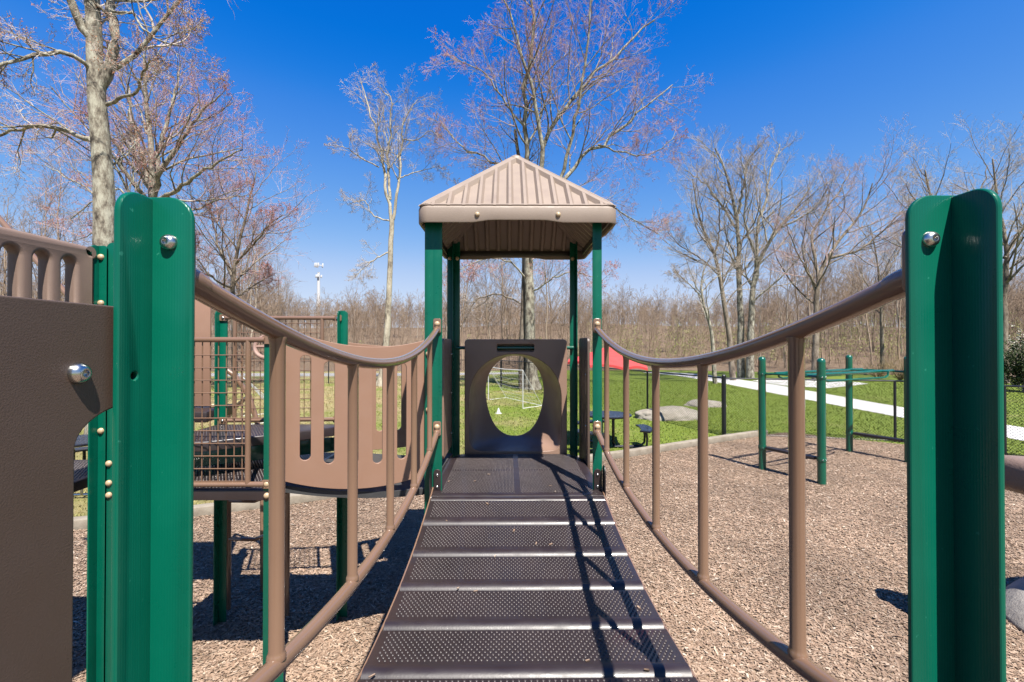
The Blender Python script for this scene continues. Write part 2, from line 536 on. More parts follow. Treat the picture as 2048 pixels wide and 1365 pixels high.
sheet('gravel_path', PATH, 0.008, M['gravel'])
sheet('gravel_patch', [(15.6, 29.0), (17.5, 30.5), (21.5, 27.8), (21.2, 26.6), (17.0, 24.0), (15.6, 25.5)], 0.012, M['gravel'])
sheet('paved_path', [(-60, 33.0), (-10, 33.5), (-4, 34.5), (2, 36.6), (2, 38.2), (-4, 37.5), (-10, 37), (-60, 37.0)], 0.008, M['asphalt'])
def hill(x, y):
    x = np.asarray(x, float); y = np.asarray(y, float)
    e = np.clip((y - edge(x)) / 72.0, 0, 1)
    big = 1 + 0.10 * np.sin(x * 0.045 + 1.0) + 0.05 * np.sin(x * 0.11)
    return 6.6 * big * (0.55 * e + 0.45 * e * e * (3 - 2 * e)) * (0.35 + 0.65 * np.clip(e * 4, 0, 1))
def edge(x):
    x = np.asarray(x, float)
    return np.where(x < 0, 39.5 + 0.3 * np.sin(x * 0.4), 41.0 + 0.5 * np.sin(x * 0.6) - np.clip((x - 15) * 0.42, 0, 14))
nx, ny = 121, 70
gx = np.linspace(-240, 240, nx); ty = np.linspace(0, 1, ny) ** 1.7 * 160
X = np.repeat(gx[:, None], ny, 1); Y = edge(X) + ty[None, :]
Z = hill(X, Y) + 0.016 + 0.12 * np.sin(X * 1.3 + Y * 0.7) * np.clip(ty[None, :] / 6, 0, 1)
vid = np.arange(nx * ny).reshape(nx, ny)
q = np.stack([vid[:-1, :-1], vid[1:, :-1], vid[1:, 1:], vid[:-1, 1:]], -1).reshape(-1, 4)
tag(np_obj('forest_floor', np_mesh('forest_floor', np.stack([X, Y, Z], -1).reshape(-1, 3), q, [M['litter']], smooth=True)), kind='structure')
# far ground to the horizon
sheet('far_ground', [(-1500, 190), (1500, 190), (1500, 2500), (-1500, 2500)], 2.0, M['litter'])

rng = np.random.default_rng(7)
def wood_chips(n):
    d = 1.9 + rng.random(n) * 10.2
    x = (rng.random(n) * 2 - 1) * 1.22 * d
    k = inpoly(x, d, MULCH); x, d = x[k], d[k]; n = len(x)
    L = 0.007 + rng.gamma(2.0, 0.0046, n); W = 0.003 + rng.random(n) * 0.0065
    a = rng.random(n) * 2 * PI; tl = rng.normal(0, 0.15, n); rl = rng.normal(0, 0.2, n)
    ex = np.stack([np.cos(a) * np.cos(tl), np.sin(a) * np.cos(tl), np.sin(tl)], -1)
    pe = np.stack([-np.sin(a) * np.cos(rl), np.cos(a) * np.cos(rl), np.sin(rl)], -1)
    c = np.stack([x, d, 0.006 + rng.random(n) * 0.011 + 0.5 * L * np.abs(np.sin(tl))], -1)
    v = np.stack([c - ex * L[:, None] - pe * W[:, None] * 0.6, c + ex * L[:, None] * 0.9 - pe * W[:, None], c + ex * L[:, None] + pe * W[:, None] * 0.5, c - ex * L[:, None] * 0.85 + pe * W[:, None]], 1)
    t = np.clip(np.where(rng.random(n) < 0.12, rng.beta(2, 1.2, n), rng.beta(3.6, 3.6, n)) + rng.normal(0, 0.03, n), 0, 1)
    f = np.arange(n * 4).reshape(n, 4)
    return np_mesh('wood_chips', v.reshape(-1, 3), f, [M['chips']], attr=np.repeat(t, 4))
tag(np_obj('wood_chips', wood_chips(460000)), 'loose tan and brown wood chips covering the playground floor', 'wood chips', kind='stuff')
def blades(n):
    d = 5.6 + rng.random(n) ** 1.3 * 24
    x = (rng.random(n) * 2 - 1) * 1.22 * d
    k = ~inpoly(x, d, MULCH) & ~inpoly(x, d, PATH); x, d = x[k], d[k]; n = len(x)
    h = 0.022 + rng.random(n) * 0.036; a = rng.random(n) * 2 * PI; wd = 0.006 + 0.0006 * d
    ln = rng.normal(0, 0.5, (n, 2)) * h[:, None]
    b = np.stack([x, d, np.zeros(n)], -1)
    s = np.stack([np.cos(a) * wd, np.sin(a) * wd, np.zeros(n)], -1)
    tip = b + np.stack([ln[:, 0], ln[:, 1], h], -1)
    v = np.stack([b - s, b + s, tip], 1).reshape(-1, 3)
    return np_mesh('grass_blades', v, np.arange(n * 3).reshape(n, 3), [M['blades']], attr=np.repeat(rng.random(n), 3))
tag(np_obj('grass_blades', blades(110000)), 'short lawn grass, green with dry straw patches', 'grass', kind='stuff')
# timber border round the mulch
bd = MB()
for (x0, y0), (x1, y1) in zip(MULCH[0:11], MULCH[1:12]):
    dx, dy = x1 - x0, y1 - y0; L = math.hypot(dx, dy); a = math.atan2(dy, dx)
    if x0 >= 6.6: continue
    bd.box(((x0 + x1) / 2, (y0 + y1) / 2, 0.055), (L + 0.02, 0.16, 0.15), a, 0.012)
tag(bd.build('border_kerb', M['timber'], org=(-3.7, 6.9, 0)), 'low pale timber edging between mulch and lawn', 'edging')

# ------------------------------------------------------------------ deck plates with punched nubs
def nubs(points, n, t1, t2, r=0.0042, h=0.0032):
    """points (K,3); n normal; t1,t2 tangents -> verts, quads"""
    K = len(points); S = 6
    an = np.arange(S) * 2 * PI / S
    ring = np.cos(an)[:, None] * t1[None] + np.sin(an)[:, None] * t2[None]
    v = np.concatenate([points[:, None] + ring[None] * r, points[:, None] + ring[None] * r * 0.62 + n * h, points[:, None] + ring[None] * r * 0.38 + n * h * 0.55], 1).reshape(-1, 3)
    b = (np.arange(K) * S * 3)[:, None]
    fs = []
    for s in range(S):
        s2 = (s + 1) % S
        fs.append(np.stack([b[:, 0] + s, b[:, 0] + s2, b[:, 0] + S + s2, b[:, 0] + S + s], -1))
        fs.append(np.stack([b[:, 0] + S + s, b[:, 0] + S + s2, b[:, 0] + 2 * S + s2, b[:, 0] + 2 * S + s], -1))
    return v, np.concatenate(fs)
def perf(mb_verts, mb_faces, name, pts, n, t1, t2, parent, r=0.0042, mat='deck', smooth_from=None):
    """plate mesh + nubs -> one object"""
    o_ = np.array(wloc(parent)[:]) if parent is not None else np.zeros(3)
    me = bpy.data.meshes.new(name)
    me.from_pydata([tuple(np.array(p) - o_) for p in mb_verts], [], mb_faces)
    bm = bmesh.new(); bm.from_mesh(me)
    bmesh.ops.recalc_face_normals(bm, faces=bm.faces[:])
    bm.to_mesh(me); bm.free()
    me.shade_smooth(); me.set_sharp_from_angle(angle=R(40))
    v, f = nubs(pts - o_[None], np.array(n), np.array(t1), np.array(t2), r)
    base = len(me.vertices)
    bm = bmesh.new(); bm.from_mesh(me)
    nplate = len(bm.faces)
    me2 = np_mesh('nub', v, f, [], smooth=True)
    bm.from_mesh(me2)
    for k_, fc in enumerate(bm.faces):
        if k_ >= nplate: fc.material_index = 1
    bm.to_mesh(me); bm.free()
    bpy.data.meshes.remove(me2)
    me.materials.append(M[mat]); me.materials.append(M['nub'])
    return link(bpy.data.objects.new(name, me), parent)
def grid_pts(x0, x1, y0, y1, px, py, keep=None):
    out = []
    j = 0; y = y0
    while y <= y1:
        x = x0 + (px / 2 if j % 2 else 0)
        while x <= x1:
            if keep is None or keep(x, y): out.append((x, y))
            x += px
        y += py; j += 1
    return np.array(out)

# ------------------------------------------------------------------ suspension bridge
XL, XR = -0.515, 0.651            # rail planes
CL, CRT = -0.545, 0.6835          # post corners
NEAR, FAR = 0.70, 3.33
BC = (CL + CRT) / 2
def sag(y, z0, k): return EYE + z0 + k * (y - 2.0) ** 2
def deckz(y): return sag(y, -1.207, 0.108)
br = empty('suspension_bridge', (BC, 2.0, deckz(2.0)), 'dark brown sagging clatter bridge of perforated treads leading to the roofed tower', 'bridge')
TW = 1.205; PITCH_T = 0.298
ys = [3.215 - 0.345]  # front edge of first tread
fronts = [3.142, 2.862, 2.545, 2.245, 1.947, 1.649, 1.35, 1.05, 0.755]
for i in range(1, len(fronts)):
    yb, yf = fronts[i - 1] - 0.006, fronts[i]
    L = yb - yf
    zb, zf = deckz(yb), deckz(yf)
    t = np.array([0, yf - yb, zf - zb]); L = np.linalg.norm(t); t /= L
    nrm = np.array([0, t[2], -t[1]]);
    if nrm[2] < 0: nrm = -nrm
    ob = np.array([BC, yb, zb])
    prof = [(0.004, -0.05), (0.0, -0.010), (0.003, -0.002), (0.008, 0.0), (L - 0.072, 0.0), (L - 0.066, 0.002), (L - 0.056, 0.0035)]
    for a in range(84, -31, -9): prof.append((L - 0.046 + 0.046 * math.cos(R(a)), -0.0425 + 0.046 * math.sin(R(a))))
    prof += [(L - 0.02, -0.070), (L - 0.03, -0.06), (L - 0.036, -0.03), (L - 0.06, -0.012), (0.012, -0.012), (0.012, -0.05)]
    n = len(prof); vs = []; fs = []
    hw = TW / 2
    for sx in (-hw, hw):
        for s, h in prof: vs.append(ob + np.array([sx, 0, 0]) + t * s + nrm * h)
    for a in range(n):
        b = (a + 1) % n
        fs.append((a, b, n + b, n + a))
    fs.append(tuple(range(n))); fs.append(tuple(range(n, 2 * n)))
    g = grid_pts(-hw + 0.035, hw - 0.03, 0.022, L - 0.080, 0.0215, 0.0165)
    P = ob[None] + np.array([1.0, 0, 0])[None] * g[:, 0:1] + t[None] * g[:, 1:2] + nrm[None] * 0.0002
    perf(vs, fs, 'tread', P, nrm, np.array([1.0, 0, 0]), t, br, 0.0049)
    br_rot = Matrix.Rotation(math.atan2(-(t[2]), -t[1]) * -1, 3, 'X')
m = MB()
zl_ = EYE - 1.06 - 0.006
lip = [(3.212, zl_), (3.178, zl_ + 0.001)] + [(3.178 + 0.030 * math.cos(R(a)) - 0.0, zl_ - 0.029 + 0.030 * math.sin(R(a))) for a in range(96, 191, 10)] + [(3.150, zl_ - 0.065), (3.160, zl_ - 0.065), (3.163, zl_ - 0.03), (3.18, zl_ - 0.012), (3.212, zl_ - 0.012)]
m.prism([(BC - TW / 2, y, z) for y, z in lip], (TW, 0, 0))
m.build('transition_lip', M['nosing'], br, angle=40)
for sx in (-1, 1):
    m = MB()
    pp = [BC + sx * (TW / 2 + 0.010)]
    yy = np.linspace(0.72, 3.34, 40)
    poly = []
    x = BC + sx * (TW / 2 + 0.007)
    vs = []; fs = []
    for y in yy:
        z = deckz(y)
        dz = 0.216 * (y - 2.0)
        for (ox, oz) in ((0, -0.018), (0, -0.058), (sx * 0.008, -0.058), (sx * 0.008, -0.018)):
            vs.append((x + ox, y, z + oz))
    for i in range(len(yy) - 1):
        for k in range(4):
            k2 = (k + 1) % 4
            fs.append((i * 4 + k, i * 4 + k2, i * 4 + 4 + k2, i * 4 + 4 + k))
    fs += [(0, 1, 2, 3), (len(vs) - 4, len(vs) - 3, len(vs) - 2, len(vs) - 1)]
    m.add(vs, fs)
    sb = m.build('side_bar', M['tan_pipe'], br)
    for i in range(1, len(fronts)):
        for o in (0.07, 0.22):
            y = fronts[i] + o
            bolt(sb, (x + sx * 0.008, y, deckz(y) - 0.036), (sx, 0, 0), 'steel', 0.8)

# guard rails of the bridge
def guard_rail(x, sx, label):
    g = empty('guard_rail', (x, 2.0, EYE - 1.0), label, 'railing', 'sagging tube railings of the bridge')
    ztop = lambda y: sag(y, -0.079, 0.114)
    zbot = lambda y: sag(y, -0.818, 0.109)
    for nm, fz, r in (('top_rail', ztop, 0.0205), ('bottom_rail', zbot, 0.0205)):
        m = MB()
        pts = []
        y0, y1 = NEAR + 0.026, FAR - 0.045
        N = 36
        for i in range(N + 1):
            y = y0 + (y1 - y0) * i / N
            pts.append((x, y, fz(y)))
        m.tube(pts, r, 20)
        rail = m.build(nm, M['tan_pipe'], g, angle=50)
        for ye, dr, kind in ((NEAR + 0.009, 1, None), (FAR - 0.014, -1, 'cap')):
            zc = fz(ye) + 0.033
            b = MB()
            pl = plate(rrect(-0.0285, -0.066, 0.0285, 0.040, 0.014), [], 0.010, 0.002)
            place_plate(b, pl, (x, ye, zc), (1, 0, 0), (0, 0, 1))
            # neck that flattens the tube end into the bracket
            yt = ye + dr * 0.032
            b.tube([(x, yt + dr * 0.02, fz(yt + dr * 0.02)), (x, yt, fz(yt)), (x, ye + dr * 0.004, zc - 0.036)], [0.0225, 0.0235, 0.022], 16)
            br_ = b.build('end_bracket', M['tan_pipe'], g, angle=45)
            if kind == 'cap': bolt(br_, (x, ye - 0.005, zc), (0, -1, 0), 'cap', 1.0)
    for y in (1.022, 1.517, 2.0, 2.503, 3.0):
        m = MB()
        za, zb = zbot(y) + 0.015, ztop(y) - 0.012
        # weld beads flare where the baluster meets the rails
        m.tube([(x, y, za), (x, y, za + 0.008), (x, y, za + 0.013), (x, y, za + 0.02), (x, y, zb - 0.016), (x, y, zb - 0.01), (x, y, zb - 0.004), (x, y, zb)],
               [0.0205, 0.0205, 0.0185, 0.0165, 0.0165, 0.018, 0.0195, 0.0195], 18)
        m.build('baluster', M['tan_pipe'], g, angle=50)
    return g, ztop, zbot
gl, ZT, ZB = guard_rail(XL, -1, 'brown tube railing along the left side of the sagging bridge')
gr, _, _ = guard_rail(XR, 1, 'brown tube railing along the right side of the sagging bridge')

# near posts
zb_near = ZT(NEAR + 0.009) + 0.033
ztop_l = U(330, 396, NEAR).z
pL = post(CL, NEAR, 0, ztop_l, [(1, 0), (0, -1)], 'nearest green post in the left foreground, at the start of the left railing',
          holes={1: [list(reversed(arc(0.036, U(272, 752, 0.665).z, 0.0055, 0, 345, 14)))]})
bolt(pL, (XL, NEAR - FT / 2, U(348, 487, NEAR).z), (0, -1, 0), 'steel', 1.0)
pR = post(CRT + 0.006, NEAR, 0, U(1900, 392, NEAR).z, [(-1, 0), (0, -1)], 'nearest green post in the right foreground, half in shade, holding the right railing', w=0.0705)
bolt(pR, (XR, NEAR - FT / 2, U(1862, 481, NEAR).z), (0, -1, 0), 'steel', 1.0)

# near brown side panel
px_ = CL - 0.0095
zt = U(228, 614, 0.655).z
y_r = 0.688
yn = 0.589
zc = U(225, 812, 0.65).z
zn = U(160, 902, 0.589).z
out = [(0.688, zc), (0.688, zt - 0.004), (0.684, zt), (-0.6, zt), (-0.6, 0.6), (yn, 0.6), (yn, zn)]
out += [(0.672 - (0.672 - yn) * math.cos(R(a)), zn + (zc - zn) * math.sin(R(a))) for a in range(6, 91, 6)]
pl = plate(out, [], 0.019, 0.0025)
pn = empty('side_panel', (px_, 0.2, 0.6), 'big brown textured plastic panel filling the left foreground', 'panel')
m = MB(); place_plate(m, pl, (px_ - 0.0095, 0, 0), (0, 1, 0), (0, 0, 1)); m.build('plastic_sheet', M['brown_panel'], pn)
bp = U(163, 747, abs(px_) * F / (1016 - 163))
bolt(pn, (px_, bp.y, bp.z), (1, 0, 0), 'steel', 1.15)

# ------------------------------------------------------------------ roofed tower
DZ = EYE - 1.06
BACK = 4.555
zr = EYE + 1.05
post(CL, FAR, 0, zr, [(1, 0), (-1, 0), (0, 1)], 'front left green post of the roofed tower, carrying the left railing end')
post(CRT, FAR, 0, zr, [(-1, 0), (0, 1)], 'front right green post of the roofed tower, carrying the right railing end')
pBL = post(CL, BACK, 0, zr, [(1, 0), (-1, 0), (0, -1)], 'rear left green post of the roofed tower, shaded by the roof')
pBR = post(CRT, BACK, 0, zr, [(-1, 0), (0, -1)], 'rear right green post of the roofed tower, shaded by the roof')
for pp_, xx in ((pBL, CL + 0.036), (pBL, CL - 0.036), (pBR, CRT - 0.036)):
    bolt(pp_, (xx, BACK - FT / 2, EYE + 0.862), (0, -1, 0), 'cap', 1.0)
# platform
plat = empty('tower_platform', (BC, 3.94, DZ), 'dark brown perforated platform deck under the tower roof', 'platform')
x0, x1, y0, y1 = CL - 0.03, CRT + 0.03, 3.205, 4.462
c = 0.11
top = [(x0 + 0.02, y0), (x1 - 0.02, y0), (x1, y0 + 0.16), (x1, y1 - 0.18), (x1 - 0.10, y1), (x0 + 0.10, y1), (x0, y1 - 0.18), (x0, y0 + 0.16)]
bm = bmesh.new()
vv = [bm.verts.new((x, y, DZ)) for x, y in top]
f = bm.faces.new(vv)
r_ = bmesh.ops.extrude_face_region(bm, geom=[f])
for v in r_['geom']:
    if isinstance(v, bmesh.types.BMVert): v.co.z -= 0.065
bmesh.ops.recalc_face_normals(bm, faces=bm.faces[:])
ed = [e for e in bm.edges if all(abs(v.co.z - DZ) < 1e-5 for v in e.verts)]
bmesh.ops.bevel(bm, geom=ed, offset=0.045, segments=7, profile=0.5, affect='EDGES')
bm.verts.index_update()
vs = [v.co[:] for v in bm.verts]; fs = [[v.index for v in f.verts] for f in bm.faces]; bm.free()
def dk(x, y):
    return abs(x - BC) > 0.022 and abs(y - 3.86) > 0.008 and (abs(x - BC) < 0.55 - max(0, (y - 4.28)) * 0.9)
g = grid_pts(x0 + 0.08, x1 - 0.08, y0 + 0.075, y1 - 0.05, 0.0215, 0.0165, dk)
P = np.concatenate([g, np.full((len(g), 1), DZ + 0.0002)], 1)
perf(vs, fs, 'deck_plate', P, (0, 0, 1), (1, 0, 0), (0, 1, 0), plat, 0.0049)
for sx, xx in ((-1, CL), (1, CRT)):
    m = MB()
    xb = xx + sx * 0.012
    pl = plate([(0, -0.10), (0.12, -0.10), (0.12, 0.07)] + arc(0.06, 0.085, 0.06, 0, 180, 10) + [(0, 0.07)], [], 0.008, 0.002)
    place_plate(m, pl, (xx - sx * 0.052 if sx > 0 else xx, FAR - 0.016, DZ), (0.46, 0, 0), (0, 0, 1)) if False else None
    pl2 = plate([(-0.026, -0.075), (0.026, -0.075)] + arc(0, 0.075, 0.026, 0, 180, 10), [], 0.008, 0.002)
    place_plate(m, pl2, (xx - sx * 0.031, FAR - 0.0125, DZ + 0.055), (1, 0, 0), (0, 0, 1))
    pl3 = plate([(0, -0.13), (0.09, -0.13), (0.09, 0.10)] + arc(0.045, 0.11, 0.045, 0, 180, 10), [], 0.008, 0.002)
    place_plate(m, pl3, (xx + sx * 0.010, FAR - 0.09, DZ + 0.055 - 0.02), (0, 1, 0), (0, 0, 1))
    bk = m.build('corner_bracket', M['deck'], plat)
    for dz in (0.03, 0.115):
        bolt(bk, (xx - sx * 0.031, FAR - 0.0165, DZ + dz), (0, -1, 0), 'steel', 0.85)
# roof
RC = Vector((BC, 3.945)); RH = 0.7165
ZE = EYE + 0.978; ZF = EYE + 0.872; ZA = EYE + 1.625
roof = empty('tower_roof', (RC.x, RC.y, ZF), 'ribbed taupe plastic hip roof with rounded fascia on top of the tower', 'roof')
def sqr(h, rr, n=10):
    p = []
    for cx, cy, a in ((1, -1, -90), (1, 1, 0), (-1, 1, 90), (-1, -1, 180)):
        p += arc(cx * (h - rr), cy * (h - rr), rr, a, a + 90, n)
    return p
# fascia ring, its lower edge dips towards the corners
ro = sqr(RH, 0.075); ri = sqr(RH - 0.02, 0.06)
den = []
def densify(pts, k):
    o = []
    for i in range(len(pts)):
        a = pts[i]; b = pts[(i + 1) % len(pts)]
        n = k if math.hypot(b[0] - a[0], b[1] - a[1]) > 0.2 else 1
        for j in range(n): o.append((a[0] + (b[0] - a[0]) * j / n, a[1] + (b[1] - a[1]) * j / n))
    return o
ro = densify(ro, 24); ri = densify(ri, 24)
m = MB(); n = len(ro); vs = []; fs = []
def zlow(x, y):
    u = min(abs(x), abs(y))
    s = min(max((u - 0.18) / 0.16, 0), 1)
    return ZF + 0.018 - 0.018 * s * s * (3 - 2 * s)
lev = []
for (o_, i_) in zip(ro, ri):
    zl = zlow(*o_)
    lev.append([(o_[0] * 0.955, o_[1] * 0.955, ZE + 0.022), (o_[0] * 0.985, o_[1] * 0.985, ZE + 0.014), (o_[0] * 0.996, o_[1] * 0.996, ZE + 0.007), (o_[0], o_[1], ZE - 0.003), (o_[0], o_[1], zl + 0.008), (o_[0] * 0.996, o_[1] * 0.996, zl), (i_[0], i_[1], zl + 0.002), (i_[0], i_[1], ZE - 0.004), (i_[0] * 0.97, i_[1] * 0.97, ZE + 0.012)])
K = len(lev[0])
for L_ in lev:
    for p in L_: vs.append((RC.x + p[0], RC.y + p[1], p[2]))
for i in range(n):
    j = (i + 1) % n
    for k in range(K):
        k2 = (k + 1) % K
        fs.append((i * K + k, j * K + k, j * K + k2, i * K + k2))
m.add(vs, fs)
fas = m.build('fascia', M['roof'], roof, angle=50)
for face in range(4):
    a = face * PI / 2
    rot = Matrix.Rotation(a, 3, 'Z')
    for u in (-0.288, 0.288):
        p = rot @ Vector((u, -RH, 0))
        nrm = rot @ Vector((0, -1, 0))
        bolt(fas, (RC.x + p.x, RC.y + p.y, ZE - 0.052), nrm, 'cap', 0.92)
# sloping shell with pressed ribs, same pressing on the underside
m = MB()
HS = ZA - ZE
HE = RH - 0.022
for face in range(4):
    a = face * PI / 2
    rot = Matrix.Rotation(a, 3, 'Z')
    eu = rot @ Vector((1, 0, 0))
    inn = rot @ Vector((0, 1, 0))
    S = math.hypot(HE, HS)
    es = (inn * HE + Vector((0, 0, HS))) / S
    nn = eu.cross(es).normalized()
    if nn.z < 0: nn = -nn
    o0 = Vector((RC.x, RC.y, ZE)) - inn * HE
    W = lambda u, s, h: o0 + eu * u + es * s + nn * h
    smax = lambda u, mrg: S * (1 - (abs(u) + mrg) / HE)
    # pans (lower skin)
    for h in (0.0, -0.008):
        m.add([W(-HE, 0, h), W(HE, 0, h), W(0, S, h)], [(0, 1, 2)])
    # hip bands
    RB = 0.026; bw = 0.032
    for sg in (-1, 1):
        for h0, h1 in ((0.0, RB), (-0.008, -0.008 - RB)):
            A0 = W(sg * HE, 0, h0); B0 = W(0, S, h0)
            A1 = W(sg * (HE - 0.004), 0.002, h1); B1 = W(0, S - 0.004, h1)
            A2 = W(sg * (HE - bw * 1.5), 0.002, h1); B2 = W(0, S * (1 - bw * 1.5 / HE), h1)
            A3 = W(sg * (HE - bw * 1.5 - 0.028), 0, h0); B3 = W(0, S * (1 - (bw * 1.5 + 0.028) / HE), h0)
            m.add([A0, B0, B1, A1, A2, B2, B3, A3], [(0, 1, 2, 3), (3, 2, 5, 4), (4, 5, 6, 7)])
    # ribs
    for u in (-0.605, -0.495, -0.385, -0.275, -0.165, -0.055, 0.055, 0.165, 0.275, 0.385, 0.495, 0.605):
        for h0, h1 in ((0.0, RB - 0.001), (-0.008, -0.008 - RB + 0.001)):
            w0, w1 = 0.027, 0.010
            def se(uu): return max(0.01, smax(uu, 0.035))
            m.add([W(u - w0, 0, h0), W(u - w1, 0, h1), W(u + w1, 0, h1), W(u + w0, 0, h0),
                   W(u - w0, se(u - w0), h0), W(u - w1, se(u - w1), h1), W(u + w1, se(u + w1), h1), W(u + w0, se(u + w0), h0)],
                  [(0, 1, 5, 4), (1, 2, 6, 5), (2, 3, 7, 6), (0, 3, 2, 1), (4, 5, 6, 7)])
    # raised band along the eave
    m.add([W(-HE, 0, -0.004), W(HE, 0, -0.004), W(HE - 0.004, 0.004, RB), W(-HE + 0.004, 0.004, RB), W(HE - 0.03, 0.02, RB), W(-HE + 0.03, 0.02, RB), W(HE - 0.04, 0.036, 0), W(-HE + 0.04, 0.036, 0)], [(0, 1, 2, 3), (3, 2, 4, 5), (5, 4, 6, 7)])
    # rounded hip ridge
    A = W(HE, 0, 0); B = W(0, S, 0)
    up = Vector((0, 0, 0.021))
    m.tube([A + up * 0.55, A.lerp(B, 0.04) + up, A.lerp(B, 0.5) + up, B + up * 0.9], 0.011, 10)
apx = Vector((RC.x, RC.y, ZA))
m.lathe([(0.0, 0.020), (0.02, 0.018), (0.04, 0.010), (0.06, -0.006), (0.07, -0.03)], apx, (0, 0, 1), 16)
m.build('ribbed_shell', M['roof'], roof, angle=25)
m = MB()
for face in range(4):
    rot = Matrix.Rotation(face * PI / 2, 3, 'Z')
    c_ = rot @ Vector((0, -(RH - 0.034), 0))
    L_ = 1.24
    m.box((RC.x + c_.x, RC.y + c_.y, ZF + 0.055), (L_ if face % 2 == 0 else 0.02, 0.02 if face % 2 == 0 else L_ + 0.018, 0.05 + 0.004 * (face % 2)), None, 0.004)
m.build('fascia_shade', M['deck'], roof)  # dark strips that paint the shade on the fascia's inner side

# tunnel panel at the back of the platform
tun = empty('crawl_tunnel', (BC, 4.6, DZ), 'brown moulded plastic crawl tunnel opening at the rear of the tower platform', 'tunnel')
tx0, tx1 = U(929, 700, 4.47).x, U(1134, 700, 4.47).x
tz1 = U(1030, 679, 4.47).z; tz0 = DZ - 0.05
yF, yB = 4.47, 4.86
N = 96
cxA = U(1030.5, 700, yF).x
zA0 = DZ + 0.016; zA1 = U(1030, 709, yF).z
hwA = (U(1123, 800, yF).x - U(938, 800, yF).x) / 2
def curveA(t):
    cx, sx = math.cos(t), math.sin(t)
    zc_ = zA0 + 0.50
    if sx >= 0:
        e = 2.0
        return (cxA + hwA * math.copysign(abs(cx) ** (2 / 2.15), cx), zc_ + (zA1 - zc_) * abs(sx) ** (2 / 2.15))
    e = 9.0
    return (cxA + hwA * math.copysign(abs(cx) ** (2 / e), cx), zc_ - (zc_ - zA0) * abs(sx) ** (2 / e))
cB = U(1029.5, 786, yB); hwB = 58 * yB / F; hhU = 74 * yB / F; hhD = 86 * yB / F
def curveB(t):
    cx, sx = math.cos(t), math.sin(t)
    return (cB.x + hwB * math.copysign(abs(cx) ** 0.93, cx) * (1 - 0.12 * max(0, -sx) * (1 + sx)), cB.z + (hhU if sx > 0 else hhD) * math.copysign(abs(sx) ** 0.95, sx))
ts = [2 * PI * i / N for i in range(N)]
A = [curveA(t) for t in ts]; B = [curveB(t) for t in ts]
xs = cxA
sl0, sl1 = U(994, 697, yF), U(1068, 697, yF)
slz0, slz1 = U(1030, 703.5, yF).z, U(1030, 689, yF).z
outer = rrect(tx0, tz0, tx1, tz1, 0.035)
hole2 = rrect(sl0.x, slz0, sl1.x, slz1, 0.012)
sh = [(x, z) for x, z in A]
# the plate's lower edge is open below the rim so keep a thin lip
pl = plate(outer, [list(reversed(sh)), list(reversed(hole2))], 0.03, 0.008)
m = MB(); place_plate(m, pl, (0, yF + 0.015, 0), (1, 0, 0), (0, 0, 1)); 
# funnel
rings = 18; vs = []; fs = []
for k in range(rings + 1):
    s = k / rings
    e = 0.10 * s + 0.90 * s ** 2.1
    for (xa, za), (xb, zb) in zip(A, B):
        vs.append((xa + (xb - xa) * e, yF + 0.004 + (yB - yF) * s, za + (zb - za) * e))
for k in range(rings):
    for i in range(N):
        j = (i + 1) % N
        fs.append((k * N + i, k * N + j, (k + 1) * N + j, (k + 1) * N + i))
m.add(vs, fs)
# outer shell sides and back
ol = rrect(tx0 + 0.006, tz0 + 0.004, tx1 - 0.006, tz1 - 0.006, 0.035)
n = len(ol)
vs = [(x, yF + 0.02, z) for x, z in ol] + [(x, yB, z) for x, z in ol]
m.add(vs, [(i, (i + 1) % n, n + (i + 1) % n, n + i) for i in range(n)])
plb = plate(ol, [list(reversed(B))], 0.02, 0.004)
place_plate(m, plb, (0, yB + 0.008, 0), (1, 0, 0), (0, 0, 1))
# recess behind the hand slot
hz = [(sl0.x - 0.004, slz0 - 0.004), (sl1.x + 0.004, slz0 - 0.004), (sl1.x + 0.004, slz1 + 0.004), (sl0.x - 0.004, slz1 + 0.004)]
vs = [(x, yF + 0.028, z) for x, z in hz] + [(x, yF + 0.11, z) for x, z in hz]
m.add(vs, [(0, 1, 5, 4), (1, 2, 6, 5), (2, 3, 7, 6), (3, 0, 4, 7), (4, 5, 6, 7)])
m.build('moulded_body', M['tunnel'], tun, angle=14)
m = MB(); zz = slz0 + 0.016
m.tube([(CL + 0.03, yF + 0.06, zz + 0.02), (CRT - 0.03, yF + 0.06, zz + 0.02)], 0.017, 14)
hb = m.build('grip_bar', M['green_pipe'], tun)
# side panels at the rear posts
def side_plate(label, x, ya, yb, za, zb, slots_, mat='tunnel'):
    o = empty('side_panel', (x, (ya + yb) / 2, za), label, 'panel')
    hl = [list(reversed(slot(sy, s0, s1, 0.035))) for sy, s0, s1 in slots_]
    pl = plate(rrect(ya, za, yb, zb, 0.045), hl, 0.022, 0.004)
    m = MB(); place_plate(m, pl, (x, 0, 0), (0, 1, 0), (0, 0, 1)); m.build('plastic_sheet', M[mat], o)
    return o
zt_ = EYE + 0.055
sp = side_plate('narrow brown plastic panel on the left of the tower beside the crawl tunnel', CL - 0.02, 3.93, 4.49, DZ + 0.07, zt_, [])
for f_ in (0.12, 0.5, 0.86): bolt(sp, (CL - 0.009, 4.46, DZ + 0.07 + (zt_ - DZ - 0.07) * f_), (1, 0, 0), 'steel', 0.8)
sp = side_plate('slotted brown plastic panel on the right of the tower, seen edge on', CRT + 0.03, 4.02, 4.50, DZ - 0.10, zt_ + 0.01, [(4.15, DZ + 0.2, DZ + 0.52), (4.15, DZ + 0.60, DZ + 0.92), (4.33, DZ + 0.2, DZ + 0.92)], 'brown_panel')
for f_ in (0.3, 0.72): bolt(sp, (CRT + 0.018, 4.10, DZ + f_ * 1.1), (-1, 0, 0), 'steel', 0.8)

